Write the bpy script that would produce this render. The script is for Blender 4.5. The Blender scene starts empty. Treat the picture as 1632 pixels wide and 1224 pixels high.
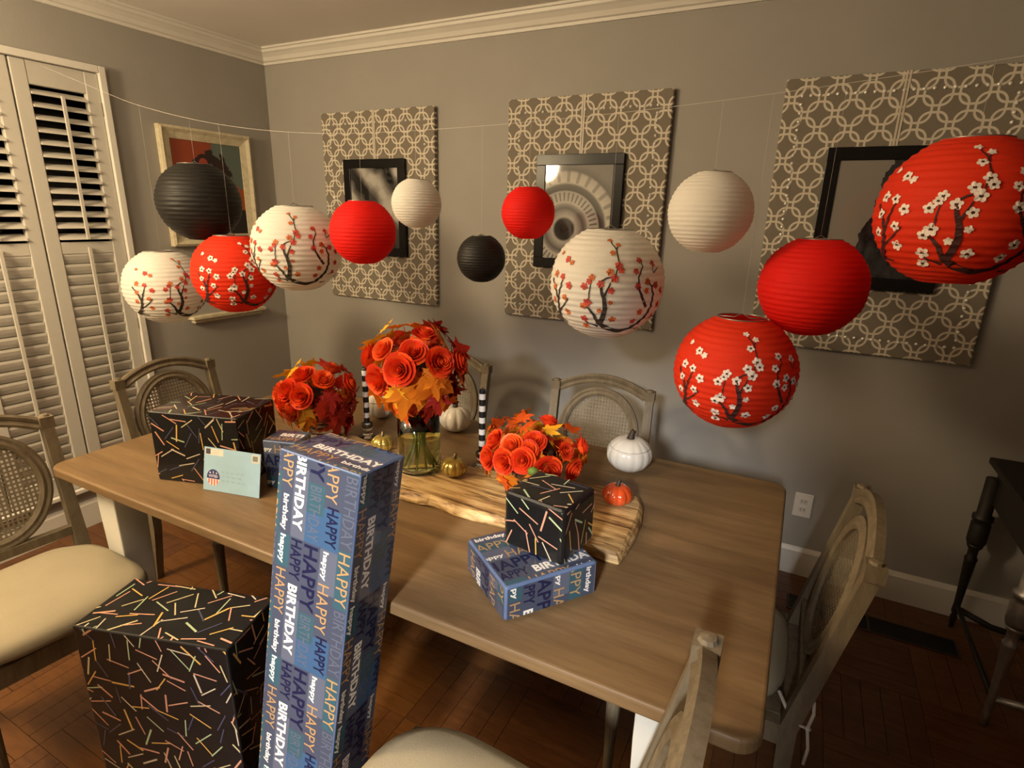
import bpy, bmesh, math, random
from mathutils import Vector, Matrix
random.seed(7)
S = bpy.context.scene
COL = S.collection
PI = math.pi

# ------------------------------------------------------------------ camera
cd = bpy.data.cameras.new('camera'); cam = bpy.data.objects.new('camera', cd); COL.objects.link(cam)
cd.sensor_fit = 'HORIZONTAL'; cd.sensor_width = 36.0; cd.lens = 900.4 / 1632 * 36.0
cd.clip_start = 0.02
def cam_axes(yaw, pitch, roll):
    f = Vector((math.sin(yaw) * math.cos(pitch), math.cos(yaw) * math.cos(pitch), math.sin(pitch)))
    r0 = Vector((math.cos(yaw), -math.sin(yaw), 0)); u0 = r0.cross(f)
    r = math.cos(roll) * r0 + math.sin(roll) * u0
    u = -math.sin(roll) * r0 + math.cos(roll) * u0
    return r, u, f
CR, CU, CF = cam_axes(math.radians(-26.921), math.radians(-16.686), math.radians(1.499))
CP = Vector((3.031, -2.633, 1.56))
M = Matrix.Identity(4)
for i in range(3):
    M[i][0] = CR[i]; M[i][1] = CU[i]; M[i][2] = -CF[i]; M[i][3] = CP[i]
cam.matrix_world = M
S.camera = cam

# ------------------------------------------------------------------ world, lights, exposure
w = bpy.data.worlds.new('night'); S.world = w; w.use_nodes = True
bg = w.node_tree.nodes['Background']; bg.inputs[0].default_value = (1.0, 0.80, 0.58, 1); bg.inputs[1].default_value = 0.012
def point(name, loc, power, col, rad):
    d = bpy.data.lights.new(name, 'POINT'); d.energy = power; d.color = col; d.shadow_soft_size = rad
    o = bpy.data.objects.new(name, d); o.location = loc; COL.objects.link(o); return o
point('warm_lamp_light', (0.60, -2.78, 2.02), 128, (1.0, 0.77, 0.46), 0.15)
point('warm_fill_light', (1.60, -2.70, 2.35), 40, (1.0, 0.82, 0.58), 0.22)  # unseen warm fill, added to brighten the lantern fronts and back wall
def area(name, loc, target, power, col, size, size_y=None):
    d = bpy.data.lights.new(name, 'AREA'); d.energy = power; d.color = col; d.size = size
    if size_y: d.shape = 'RECTANGLE'; d.size_y = size_y
    o = bpy.data.objects.new(name, d); o.location = loc
    o.rotation_euler = (Vector(target) - Vector(loc)).to_track_quat('-Z', 'Y').to_euler(); COL.objects.link(o); return o
point('next_room_light', (3.22, -6.4, 3.05), 1750, (0.96, 0.96, 0.95), 0.30)
vs = S.view_settings
vs.view_transform = 'Standard'; vs.look = 'None'; vs.gamma = 1.0; vs.exposure = 0.0; vs.use_curve_mapping = False

# ------------------------------------------------------------------ node helpers / materials
MATS = {}
class NT:
    def __init__(s, nt): s.nt = nt; s.n = nt.nodes; s.l = nt.links
    def new(s, t, **k):
        n = s.n.new(t)
        for a, b in k.items(): setattr(n, a, b)
        return n
    def put(s, sock, v):
        if hasattr(v, 'links') or isinstance(v, bpy.types.NodeSocket): s.l.new(v, sock)
        else: sock.default_value = v
    def m(s, op, a, b=None, c=None):
        n = s.new('ShaderNodeMath', operation=op)
        s.put(n.inputs[0], a)
        if b is not None: s.put(n.inputs[1], b)
        if c is not None: s.put(n.inputs[2], c)
        return n.outputs[0]
    def mix(s, f, a, b):
        n = s.new('ShaderNodeMix', data_type='RGBA')
        s.put(n.inputs[0], f); s.put(n.inputs[6], a); s.put(n.inputs[7], b)
        return n.outputs[2]
    def ramp(s, f, stops):
        n = s.new('ShaderNodeValToRGB'); e = n.color_ramp.elements
        e[0].position, e[0].color = stops[0][0], stops[0][1]
        e[1].position, e[1].color = stops[-1][0], stops[-1][1]
        for p, c in stops[1:-1]:
            x = e.new(p); x.color = c
        s.l.new(f, n.inputs[0]); return n.outputs[0]
    def coord(s, scale=(1, 1, 1), kind='Object', rot=(0, 0, 0), loc=(0, 0, 0)):
        t = s.new('ShaderNodeTexCoord'); mp = s.new('ShaderNodeMapping')
        mp.inputs['Scale'].default_value = scale; mp.inputs['Rotation'].default_value = rot; mp.inputs['Location'].default_value = loc
        s.l.new(t.outputs[kind], mp.inputs[0]); return mp.outputs[0]
    def noise(s, vec, scale, detail=4, rough=0.55, dist=0.0):
        n = s.new('ShaderNodeTexNoise'); n.inputs['Scale'].default_value = scale; n.inputs['Detail'].default_value = detail
        n.inputs['Roughness'].default_value = rough; n.inputs['Distortion'].default_value = dist
        s.l.new(vec, n.inputs['Vector']); return n.outputs[0]
def c4(c): return (c[0], c[1], c[2], 1.0)
def base(name, col, rough=0.5, metal=0.0, spec=0.5, var=0.0, vscale=20, bump=0.0, bscale=60, stretch=(1, 1, 1), coat=0.0, sss=0.0, emit=None):
    if name in MATS: return MATS[name]
    m = bpy.data.materials.new(name); m.use_nodes = True
    t = NT(m.node_tree); b = t.n['Principled BSDF']
    b.inputs['Base Color'].default_value = c4(col); b.inputs['Roughness'].default_value = rough
    b.inputs['Metallic'].default_value = metal; b.inputs['Specular IOR Level'].default_value = spec
    b.inputs['Coat Weight'].default_value = coat; b.inputs['Coat Roughness'].default_value = 0.08
    v = None
    if var or bump: v = t.coord(stretch)
    if var:
        f = t.noise(v, vscale)
        lo = tuple(x * (1 - var) for x in col); hi = tuple(min(1, x * (1 + var)) for x in col)
        t.l.new(t.ramp(f, [(0.3, c4(lo)), (0.7, c4(hi))]), b.inputs['Base Color'])
    if bump:
        bn = t.new('ShaderNodeBump'); bn.inputs['Strength'].default_value = bump; bn.inputs['Distance'].default_value = 0.004
        t.l.new(t.noise(v, bscale), bn.inputs['Height']); t.l.new(bn.outputs[0], b.inputs['Normal'])
    MATS[name] = m; return m
def wood(name, cols, scale=(1, 1, 1), grain=6.0, rough=0.5, bump=0.15, span=(0.28, 0.72)):
    if name in MATS: return MATS[name]
    m = bpy.data.materials.new(name); m.use_nodes = True
    t = NT(m.node_tree); b = t.n['Principled BSDF']
    v = t.coord(scale)
    n1 = t.noise(v, grain, 6, 0.6, 0.6); n2 = t.noise(v, grain * 6, 3, 0.6)
    f = t.m('ADD', t.m('MULTIPLY', n1, 0.75), t.m('MULTIPLY', n2, 0.25))
    st = [(span[0] + (span[1] - span[0]) * i / (len(cols) - 1), c4(c)) for i, c in enumerate(cols)]
    t.l.new(t.ramp(f, st), b.inputs['Base Color'])
    b.inputs['Roughness'].default_value = rough
    bn = t.new('ShaderNodeBump'); bn.inputs['Strength'].default_value = bump; bn.inputs['Distance'].default_value = 0.003
    t.l.new(f, bn.inputs['Height']); t.l.new(bn.outputs[0], b.inputs['Normal'])
    MATS[name] = m; return m
def paper(name, col, trans=0.25, rough=0.7):
    if name in MATS: return MATS[name]
    m = bpy.data.materials.new(name); m.use_nodes = True
    t = NT(m.node_tree); b = t.n['Principled BSDF']
    v = t.coord((1, 1, 0.35)); f = t.noise(v, 55, 4)
    t.l.new(t.ramp(f, [(0.3, c4([x * 0.93 for x in col])), (0.7, c4(col))]), b.inputs['Base Color'])
    b.inputs['Roughness'].default_value = rough; b.inputs['Specular IOR Level'].default_value = 0.25
    tr = t.new('ShaderNodeBsdfTranslucent'); tr.inputs[0].default_value = c4(col)
    mx = t.new('ShaderNodeMixShader'); mx.inputs[0].default_value = trans
    t.l.new(b.outputs[0], mx.inputs[1]); t.l.new(tr.outputs[0], mx.inputs[2])
    t.l.new(mx.outputs[0], t.n['Material Output'].inputs[0])
    MATS[name] = m; return m
def glass(name, col=(1, 1, 1), rough=0.02, ior=1.45):
    if name in MATS: return MATS[name]
    m = bpy.data.materials.new(name); m.use_nodes = True
    b = m.node_tree.nodes['Principled BSDF']
    b.inputs['Base Color'].default_value = c4(col); b.inputs['Roughness'].default_value = rough
    b.inputs['Transmission Weight'].default_value = 1.0; b.inputs['IOR'].default_value = ior
    MATS[name] = m; return m
def vcol_mat(name, rough=0.35, coat=0.0):
    if name in MATS: return MATS[name]
    m = bpy.data.materials.new(name); m.use_nodes = True
    t = NT(m.node_tree); b = t.n['Principled BSDF']
    a = t.new('ShaderNodeVertexColor', layer_name='tint')
    t.l.new(a.outputs[0], b.inputs['Base Color']); b.inputs['Roughness'].default_value = rough
    b.inputs['Coat Weight'].default_value = coat
    MATS[name] = m; return m

M_WALL = base('wall_paint', (0.335, 0.315, 0.285), 0.62, var=0.04, vscale=3, bump=0.12, bscale=130)
M_CEIL = base('ceiling_paint', (0.80, 0.77, 0.73), 0.8, var=0.03, vscale=2, bump=0.1, bscale=100)
M_TRIM = base('trim_paint', (0.72, 0.69, 0.63), 0.4, var=0.03, vscale=6)
M_SHUT = base('shutter_paint', (0.56, 0.53, 0.47), 0.42, var=0.03, vscale=5)
M_CHAIR = wood('weathered_chair_wood', [(0.10, 0.074, 0.043), (0.16, 0.125, 0.078), (0.215, 0.172, 0.112)], (6, 6, 1.2), 8, 0.55)
M_CANE = base('cane', (0.21, 0.168, 0.108), 0.6, var=0.2, vscale=60)
M_CUSH = base('cushion_linen', (0.31, 0.262, 0.175), 0.85, var=0.05, vscale=8, bump=0.25, bscale=500)
M_TABLE = wood('tabletop_wood', [(0.095, 0.054, 0.022), (0.175, 0.105, 0.046), (0.25, 0.158, 0.074)], (0.55, 5, 5), 3.2, 0.50, 0.10, (0.27, 0.73))
M_WHITEWOOD = base('white_painted_wood', (0.68, 0.66, 0.60), 0.5, var=0.05, vscale=10)
M_BOARD = wood('board_wood', [(0.06, 0.03, 0.012), (0.30, 0.17, 0.06), (0.50, 0.32, 0.13), (0.62, 0.43, 0.20)], (1.3, 14, 14), 3.0, 0.55, 0.9, (0.38, 0.60))
M_BLACK = base('frame_black', (0.010, 0.009, 0.009), 0.25, spec=0.18, var=0.1)
M_STUD = base('nailhead_silver', (0.88, 0.85, 0.80), 0.25, metal=0.25, coat=0.5)
M_RIBBON = base('ribbon_cream', (0.62, 0.55, 0.45), 0.5, var=0.1, vscale=200, stretch=(30, 1, 0.2))
M_CREAM = wood('cream_frame', [(0.42, 0.35, 0.22), (0.62, 0.55, 0.38), (0.72, 0.66, 0.48)], (3, 3, 3), 9, 0.5)
M_DARKWOOD = wood('dark_wood', [(0.006, 0.004, 0.003), (0.012, 0.008, 0.005), (0.02, 0.013, 0.008)], (4, 4, 1), 8, 0.55)
M_PEWTER = base('pewter', (0.42, 0.41, 0.40), 0.35, metal=0.85, var=0.15, vscale=30)

# ------------------------------------------------------------------ mesh helpers
class MB:
    def __init__(s): s.v = []; s.f = []; s.mi = []; s.cur = 0; s.c = []; s.tint = None
    def add(s, vs, fs, X=None):
        o = len(s.v)
        for q in vs:
            q = Vector(q)
            if X is not None: q = X @ q
            s.v.append(q)
        for f in fs:
            s.f.append([i + o for i in f]); s.mi.append(s.cur); s.c.append(s.tint)
        return s
    def box(s, lo, hi, X=None):
        x0, y0, z0 = lo; x1, y1, z1 = hi
        return s.add([(x0, y0, z0), (x1, y0, z0), (x1, y1, z0), (x0, y1, z0), (x0, y0, z1), (x1, y0, z1), (x1, y1, z1), (x0, y1, z1)],
                     [(0, 3, 2, 1), (4, 5, 6, 7), (0, 1, 5, 4), (1, 2, 6, 5), (2, 3, 7, 6), (3, 0, 4, 7)], X)
    def lathe(s, prof, n=24, X=None, mod=None, closed=False):
        vs = []; fs = []
        for (r, z) in prof:
            for k in range(n):
                a = 2 * PI * k / n; rr = r * (mod(a, r, z) if mod else 1)
                vs.append((rr * math.cos(a), rr * math.sin(a), z))
        m = len(prof)
        for i in range(m - 1 if not closed else m):
            j = (i + 1) % m
            for k in range(n):
                k2 = (k + 1) % n
                fs.append((i * n + k, i * n + k2, j * n + k2, j * n + k))
        if not closed:
            if prof[0][0] > 1e-6: fs.append(tuple(range(n - 1, -1, -1)))
            if prof[-1][0] > 1e-6: fs.append(tuple((m - 1) * n + k for k in range(n)))
        return s.add(vs, fs, X)
    def tube(s, pts, rad, n=8, X=None, cap=True, flat=1.0):
        pts = [Vector(p) for p in pts]; vs = []; fs = []; m = len(pts)
        up = None
        for i, p in enumerate(pts):
            d = (pts[min(i + 1, m - 1)] - pts[max(i - 1, 0)]).normalized()
            if up is None: up = Vector((0, 0, 1)) if abs(d.z) < 0.9 else Vector((0, 1, 0))
            a = d.cross(up)
            if a.length < 1e-5: a = d.orthogonal()
            a.normalize(); b = a.cross(d).normalized(); up = b
            r = rad[i] if isinstance(rad, (list, tuple)) else rad
            for k in range(n):
                t = 2 * PI * k / n
                vs.append(p + a * (r * math.cos(t)) + b * (r * flat * math.sin(t)))
        for i in range(m - 1):
            for k in range(n):
                k2 = (k + 1) % n
                fs.append((i * n + k, i * n + k2, (i + 1) * n + k2, (i + 1) * n + k))
        if cap:
            fs.append(tuple(range(n - 1, -1, -1))); fs.append(tuple((m - 1) * n + k for k in range(n)))
        return s.add(vs, fs, X)
    def sweep(s, pts, sec, X=None, closed=False, side=Vector((0, 0, 1))):
        """sweep 2-D section (a along side-normal, b along side) along pts lying in a plane with normal `side`"""
        pts = [Vector(p) for p in pts]; m = len(pts); n = len(sec); vs = []; fs = []
        for i, p in enumerate(pts):
            if closed: d = (pts[(i + 1) % m] - pts[i - 1]).normalized()
            else: d = (pts[min(i + 1, m - 1)] - pts[max(i - 1, 0)]).normalized()
            nrm = side.cross(d).normalized()
            for (a, b) in sec: vs.append(p + nrm * a + side * b)
        for i in range(m if closed else m - 1):
            j = (i + 1) % m
            for k in range(n):
                k2 = (k + 1) % n
                fs.append((i * n + k, i * n + k2, j * n + k2, j * n + k))
        if not closed:
            fs.append(tuple(range(n - 1, -1, -1))); fs.append(tuple((m - 1) * n + k for k in range(n)))
        return s.add(vs, fs, X)
    def mesh(s, name, mats, smooth=False):
        me = bpy.data.meshes.new(name)
        me.from_pydata([tuple(v) for v in s.v], [], s.f)
        for m in (mats if isinstance(mats, (list, tuple)) else [mats]): me.materials.append(m)
        me.polygons.foreach_set('material_index', s.mi)
        if smooth: me.polygons.foreach_set('use_smooth', [True] * len(me.polygons))
        if any(c is not None for c in s.c):
            ca = me.color_attributes.new('tint', 'FLOAT_COLOR', 'CORNER')
            data = []
            for f, c in zip(s.f, s.c):
                c = c or (1, 1, 1)
                data += [c[0], c[1], c[2], 1.0] * len(f)
            ca.data.foreach_set('color', data)
        me.update()
        return me
def fixn(me):
    bm = bmesh.new(); bm.from_mesh(me); bmesh.ops.recalc_face_normals(bm, faces=bm.faces); bm.to_mesh(me); bm.free(); return me
def obj(name, me, parent=None, loc=None, rot=None, X=None, scale=None):
    o = bpy.data.objects.new(name, me); COL.objects.link(o)
    if parent is not None: o.parent = parent
    if X is not None: o.matrix_local = X
    if loc is not None: o.location = loc
    if rot is not None: o.rotation_euler = rot
    if scale is not None: o.scale = scale
    return o
def bevel(o, wd=0.004, seg=2):
    m = o.modifiers.new('bevel', 'BEVEL'); m.width = wd; m.segments = seg; m.limit_method = 'ANGLE'; m.angle_limit = math.radians(40); return o
def tag(o, label, cat, group=None):
    o['label'] = label; o['category'] = cat
    if group: o['group'] = group
    return o
def thing(name, label, cat, loc=(0, 0, 0), rz=0.0, group=None):
    o = obj(name, None, None, loc, (0, 0, rz)); o.empty_display_size = 0.05
    return tag(o, label, cat, group)
def struct(name, me, parent=None):
    o = obj(name, me, parent)
    if parent is None: o['kind'] = 'structure'
    return o
def boxmesh(name, lo, hi, mat): return MB().box(lo, hi).mesh(name, mat)

# ------------------------------------------------------------------ room shell
CEIL = 2.44
XR = 5.2; YF = -3.9
OY0, OY1, OZ0, OZ1 = -1.975, -0.955, 0.215, 2.13        # window opening in the left wall
b = MB()
b.box((-0.14, OY1, 0), (0, 0.14, CEIL)); b.box((-0.14, YF, 0), (0, OY0, CEIL))
b.box((-0.14, OY0, 0), (0, OY1, OZ0)); b.box((-0.14, OY0, OZ1), (0, OY1, CEIL))
struct('wall_left', b.mesh('wall_left', M_WALL))
struct('wall_back', boxmesh('wall_back', (0, 0, 0), (XR, 0.14, CEIL), M_WALL))
struct('ceiling', boxmesh('ceiling', (-0.14, YF, CEIL), (XR, 0.14, CEIL + 0.1), M_CEIL))

b = MB(); b.box((3.085, YF - 0.12, 0), (XR, YF, CEIL)); b.box((-0.14, YF - 0.12, 0), (2.53, YF, CEIL)); b.box((2.53, YF - 0.12, 2.15), (3.085, YF, CEIL))  # unseen wall, added so its doorway jambs and header shape the next-room light
struct('wall_front_blocker', b.mesh('wall_front_blocker', M_WALL))

# parquet floor: recessed bed, raised square blocks of strips
M_FLOORBED = base('floor_bed', (0.02, 0.010, 0.006), 0.7, var=0.1)
fl = struct('floor', boxmesh('floor', (-0.14, YF, -0.1), (XR, 0.14, -0.006), M_FLOORBED))
PARQ = []
for k in range(3):
    PARQ.append(wood('parquet_%d' % k, [(0.055 + 0.012 * k, 0.019 + 0.004 * k, 0.007), (0.115 + 0.02 * k, 0.042 + 0.008 * k, 0.013), (0.17, 0.07, 0.024)], (2, 14, 14), 3, 0.33, 0.1))
BL = 0.30
pm = []
for k in range(3):
    for rot in (0, 1):
        b = MB()
        for i in range(5):
            y0 = -BL / 2 + i * BL / 5
            b.box((-BL / 2 + 0.0008, y0 + 0.0008, -0.006), (BL / 2 - 0.0008, y0 + BL / 5 - 0.0008, 0.0), Matrix.Rotation(PI / 2 * rot, 4, 'Z'))
        pm.append(b.mesh('parquet_block', PARQ[k]))
nx, ny = int(XR / BL), int(-YF / BL)
for i in range(nx):
    for j in range(ny):
        k = random.randrange(3)
        obj('parquet_block', pm[k * 2 + (i + j) % 2], fl, (BL * (i + 0.5), -BL * (j + 0.5), 0))

def crown_sec():
    return [(0, 0), (0.0, -0.078), (0.010, -0.078), (0.014, -0.066), (0.024, -0.062), (0.034, -0.044), (0.050, -0.030), (0.060, -0.024), (0.064, -0.012), (0.074, -0.010), (0.074, 0)]
def molding(name, p0, p1, sec, inward, mat):
    """extrude a (distance-from-wall, dz) section from p0 to p1"""
    p0, p1, inward = Vector(p0), Vector(p1), Vector(inward); b = MB(); n = len(sec); vs = []
    for q, e in ((p0, 0), (p1, 1)):
        for (a, dz) in sec: vs.append(q + inward * a + Vector((0, 0, dz)))
    fs = [(k, (k + 1) % n, n + (k + 1) % n, n + k) for k in range(n)] + [tuple(range(n)), tuple(range(2 * n - 1, n - 1, -1))]
    return struct(name, fixn(b.add(vs, fs).mesh(name, mat)))
molding('trim_1', (0.0, 0, CEIL), (XR, 0, CEIL), crown_sec(), (0, -1, 0), M_TRIM)
molding('trim_2', (0, -0.0, CEIL), (0, YF, CEIL), crown_sec(), (1, 0, 0), M_TRIM)
bsec = [(0, 0), (0.016, 0), (0.016, 0.118), (0.011, 0.128), (0.006, 0.136), (0, 0.136)]
molding('baseboard_back', (0.0, 0, 0), (XR, 0, 0), bsec, (0, -1, 0), M_TRIM)
molding('baseboard_left', (0, 0, 0), (0, YF, 0), bsec, (1, 0, 0), M_TRIM)

# window casing + dark night glass
b = MB()
cw = 0.03
b.box((-0.10, OY1, OZ0 - 0.02), (0.030, OY1 + cw, OZ1 + cw)); b.box((-0.10, OY0 - cw, OZ0 - 0.02), (0.030, OY0, OZ1 + cw))
b.box((-0.10, OY0, OZ1), (0.030, OY1, OZ1 + cw)); b.box((-0.10, OY0, OZ0 - 0.02), (0.036, OY1, OZ0))
wn = struct('window_1', b.mesh('window_1', M_TRIM)); bevel(wn, 0.003)
M_NIGHT = base('night_glass', (0.004, 0.004, 0.005), 0.08)
obj('pane', boxmesh('pane', (-0.115, OY0, OZ0), (-0.105, OY1, OZ1), M_NIGHT), wn)

# shutters
def louver_mesh(ln):
    b = MB(); prof = [(-0.029, 0), (-0.018, 0.0045), (0, 0.0055), (0.018, 0.0045), (0.029, 0), (0.018, -0.0045), (0, -0.0055), (-0.018, -0.0045)]
    vs = []
    for y in (-ln / 2, ln / 2):
        for (a, c) in prof: vs.append((a, y, c))
    n = len(prof)
    return fixn(b.add(vs, [(k, (k + 1) % n, n + (k + 1) % n, n + k) for k in range(n)] + [tuple(range(n)), tuple(range(2 * n - 1, n - 1, -1))]).mesh('louver', M_SHUT))
def shutter(y0, y1, label):
    t = thing('plantation_shutter', label, 'shutter', (0.0, (y0 + y1) / 2, OZ0 + 0.003), 0, 'white shutters of the window')
    h = OZ1 - OZ0 - 0.006; W2 = (y1 - y0) / 2 - 0.0015; sw = 0.058; dz = -(OZ0 + 0.003)
    for sgn in (-1, 1):
        a, c = sorted((sgn * W2, sgn * (W2 - sw)))
        bevel(obj('stile', boxmesh('stile', (-0.013, a, 0), (0.015, c, h), M_SHUT), t), 0.004)
    za, zb, zc, zd = 0.305 + dz, 1.335 + dz, 1.388 + dz, 2.035 + dz
    for (p, q) in ((0, za), (zb, zc), (zd, h)):
        bevel(obj('rail', boxmesh('rail', (-0.012, -W2 + sw, p), (0.013, W2 - sw, q), M_SHUT), t), 0.002)
    lm = louver_mesh(2 * (W2 - sw) - 0.003)
    n = 13
    for i in range(n):
        obj('louver', lm, t, (0, 0, zc + (zd - zc) * (i + 0.5) / n), (0, math.radians(28), 0))
    n = 21
    for i in range(n):
        obj('louver', lm, t, (0, 0, za + (zb - za) * (i + 0.5) / n), (0, math.radians(-70), 0))
    obj('tilt_rod', boxmesh('tilt_rod', (0.027, -0.006, zc + 0.012), (0.037, 0.006, zd - 0.03), M_SHUT), t)
    obj('tilt_rod', boxmesh('tilt_rod', (0.021, -0.006, za + 0.02), (0.031, 0.006, zb + 0.03), M_SHUT), t)
    for zz in (0.28 + dz + 0.2, 0.95 + dz, 1.20 + dz + 0.75):
        obj('hinge', boxmesh('hinge', (0.015, W2 - 0.006 if y1 > -1.2 else -W2 + 0.001, zz), (0.019, W2 - 0.001 if y1 > -1.2 else -W2 + 0.006, zz + 0.055), base('hinge_tan', (0.30, 0.27, 0.22), 0.5)), t)
    return t
shutter(-1.293, OY1, 'white louvred shutter panel nearest the corner, upper louvres open, beside the painting')
shutter(-1.634, -1.296, 'white louvred shutter panel cut off at the left edge, behind the cane chair')
shutter(OY0, -1.637, 'white louvred shutter panel farthest from the corner')

# floor register
t = thing('floor_vent', 'dark metal floor vent in the wood floor along the back wall', 'vent', (3.47, -0.24, 0.0))
obj('vent_frame', fixn(MB().box((-0.30, -0.055, 0.0), (0.30, -0.048, 0.004)).box((-0.30, 0.048, 0.0), (0.30, 0.055, 0.004)).box((-0.30, -0.048, 0), (-0.293, 0.048, 0.004)).box((0.293, -0.048, 0), (0.30, 0.048, 0.004)).box((-0.004, -0.048, 0), (0.004, 0.048, 0.004)).mesh('vent_frame', base('vent_brown', (0.06, 0.03, 0.018), 0.4))), t)
obj('vent_opening', boxmesh('vent_opening', (-0.293, -0.048, 0.0), (0.293, 0.048, 0.001), base('vent_black', (0.003, 0.003, 0.003), 0.6)), t)

# outlet
t = thing('wall_outlet', 'white electrical outlet plate low on the grey wall right of the table', 'outlet', (3.174, -0.0, 0.345))
bevel(obj('cover_plate', boxmesh('cover_plate', (-0.037, -0.007, -0.057), (0.037, -0.0003, 0.057), base('plate_white', (0.74, 0.70, 0.64), 0.4)), t), 0.003)
for s in (-1, 1):
    rc = obj('receptacle', boxmesh('receptacle', (-0.016, -0.0085, s * 0.02 - 0.013), (0.016, -0.006, s * 0.02 + 0.013), base('plate_ivory', (0.66, 0.62, 0.56), 0.4)), t)
    bevel(rc, 0.002)
    obj('slot', MB().box((-0.008, -0.0088, s * 0.02 - 0.004), (-0.006, -0.0084, s * 0.02 + 0.006)).box((0.006, -0.0088, s * 0.02 - 0.004), (0.008, -0.0084, s * 0.02 + 0.006)).mesh('slot', M_BLACK), rc)

# ------------------------------------------------------------------ fabric panels with framed pictures
def fabric():
    m = bpy.data.materials.new('lattice_fabric'); m.use_nodes = True; t = NT(m.node_tree); b = t.n['Principled BSDF']
    v = t.coord((1 / 0.0515, 1, 1 / 0.0545))
    sp = t.new('ShaderNodeSeparateXYZ'); t.l.new(v, sp.inputs[0])
    x, z = sp.outputs[0], sp.outputs[2]
    def ring(off):
        d = []
        for q in (x, z):
            r = t.m('SUBTRACT', t.m('MODULO', t.m('ADD', q, 100.0 + off), 2.0), 1.0)
            d.append(t.m('SUBTRACT', t.m('ABSOLUTE', r), 0.80 - 0.59))
        px = t.m('MAXIMUM', d[0], 0.0); pz = t.m('MAXIMUM', d[1], 0.0)
        ln = t.m('SQRT', t.m('ADD', t.m('MULTIPLY', px, px), t.m('MULTIPLY', pz, pz)))
        ins = t.m('MINIMUM', t.m('MAXIMUM', d[0], d[1]), 0.0)
        sd = t.m('ABSOLUTE', t.m('SUBTRACT', t.m('ADD', ln, ins), 0.59))
        return t.m('LESS_THAN', sd, 0.072)
    f = t.m('MAXIMUM', ring(1.0), ring(0.0))
    t.l.new(t.mix(f, (0.205, 0.175, 0.135, 1), (0.66, 0.60, 0.49, 1)), b.inputs['Base Color'])
    b.inputs['Roughness'].default_value = 0.85
    bn = t.new('ShaderNodeBump'); bn.inputs['Strength'].default_value = 0.2; bn.inputs['Distance'].default_value = 0.001
    t.l.new(t.noise(t.coord((1, 1, 1)), 900, 2), bn.inputs['Height']); t.l.new(bn.outputs[0], b.inputs['Normal'])
    return m
M_FAB = fabric()
def pic_base(name):
    m = bpy.data.materials.new(name); m.use_nodes = True; t = NT(m.node_tree); b = t.n['Principled BSDF']
    b.inputs['Roughness'].default_value = 0.05; b.inputs['Coat Weight'].default_value = 0.5; b.inputs['Coat Roughness'].default_value = 0.02
    return m, t, b
def pic_beams():
    m, t, b = pic_base('photo_beams')
    w = t.new('ShaderNodeTexWave'); w.inputs['Scale'].default_value = 1.7; w.inputs['Distortion'].default_value = 5.0; w.inputs['Detail'].default_value = 3; w.inputs['Detail Scale'].default_value = 2
    t.l.new(t.coord((1, 1, 1), rot=(0, math.radians(42), 0)), w.inputs[0])
    n = t.noise(t.coord((1, 1, 1)), 14, 5)
    f = t.m('MULTIPLY', w.outputs[1], t.m('ADD', n, 0.35))
    t.l.new(t.ramp(f, [(0.1, (0.015, 0.014, 0.013, 1)), (0.45, (0.13, 0.12, 0.11, 1)), (0.85, (0.42, 0.40, 0.37, 1))]), b.inputs['Base Color']); return m
def pic_dome():
    m, t, b = pic_base('photo_dome')
    sp = t.new('ShaderNodeSeparateXYZ'); t.l.new(t.coord((1, 1, 1), loc=(0.06, 0, 0.075)), sp.inputs[0])
    x, z = sp.outputs[0], sp.outputs[2]
    r = t.m('SQRT', t.m('ADD', t.m('MULTIPLY', x, x), t.m('MULTIPLY', z, z)))
    a = t.m('ARCTAN2', z, x)
    rings = t.ramp(t.m('MULTIPLY', r, 3.4), [(0.0, (0.01, 0.01, 0.01, 1)), (0.16, (0.03, 0.03, 0.03, 1)), (0.20, (0.5, 0.47, 0.44, 1)), (0.33, (0.13, 0.12, 0.115, 1)), (0.38, (0.28, 0.26, 0.25, 1)),
            (0.42, (0.55, 0.52, 0.48, 1)), (0.58, (0.42, 0.40, 0.37, 1)), (0.60, (0.06, 0.06, 0.055, 1)), (0.68, (0.12, 0.115, 0.11, 1)), (0.72, (0.6, 0.57, 0.5, 1)), (0.86, (0.5, 0.47, 0.43, 1)), (0.90, (0.12, 0.12, 0.11, 1)), (1.0, (0.2, 0.19, 0.18, 1))])
    sp1 = t.m('GREATER_THAN', t.m('SINE', t.m('MULTIPLY', a, 44.0)), 0.35)
    band = t.m('MULTIPLY', t.m('GREATER_THAN', r, 0.128), t.m('LESS_THAN', r, 0.166))
    c = t.mix(t.m('MULTIPLY', t.m('MULTIPLY', sp1, band), 0.75), rings, (0.09, 0.085, 0.08, 1))
    band2 = t.m('MULTIPLY', t.m('GREATER_THAN', r, 0.212), t.m('LESS_THAN', r, 0.262))
    sp2 = t.m('GREATER_THAN', t.m('SINE', t.m('MULTIPLY', a, 30.0)), 0.5)
    c = t.mix(t.m('MULTIPLY', t.m('MULTIPLY', sp2, band2), 0.55), c, (0.11, 0.10, 0.10, 1))
    n = t.noise(t.coord((1, 1, 1)), 30, 4)
    c = t.mix(t.m('MULTIPLY', n, 0.35), c, (0.05, 0.05, 0.05, 1))
    t.l.new(c, b.inputs['Base Color']); return m
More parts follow.
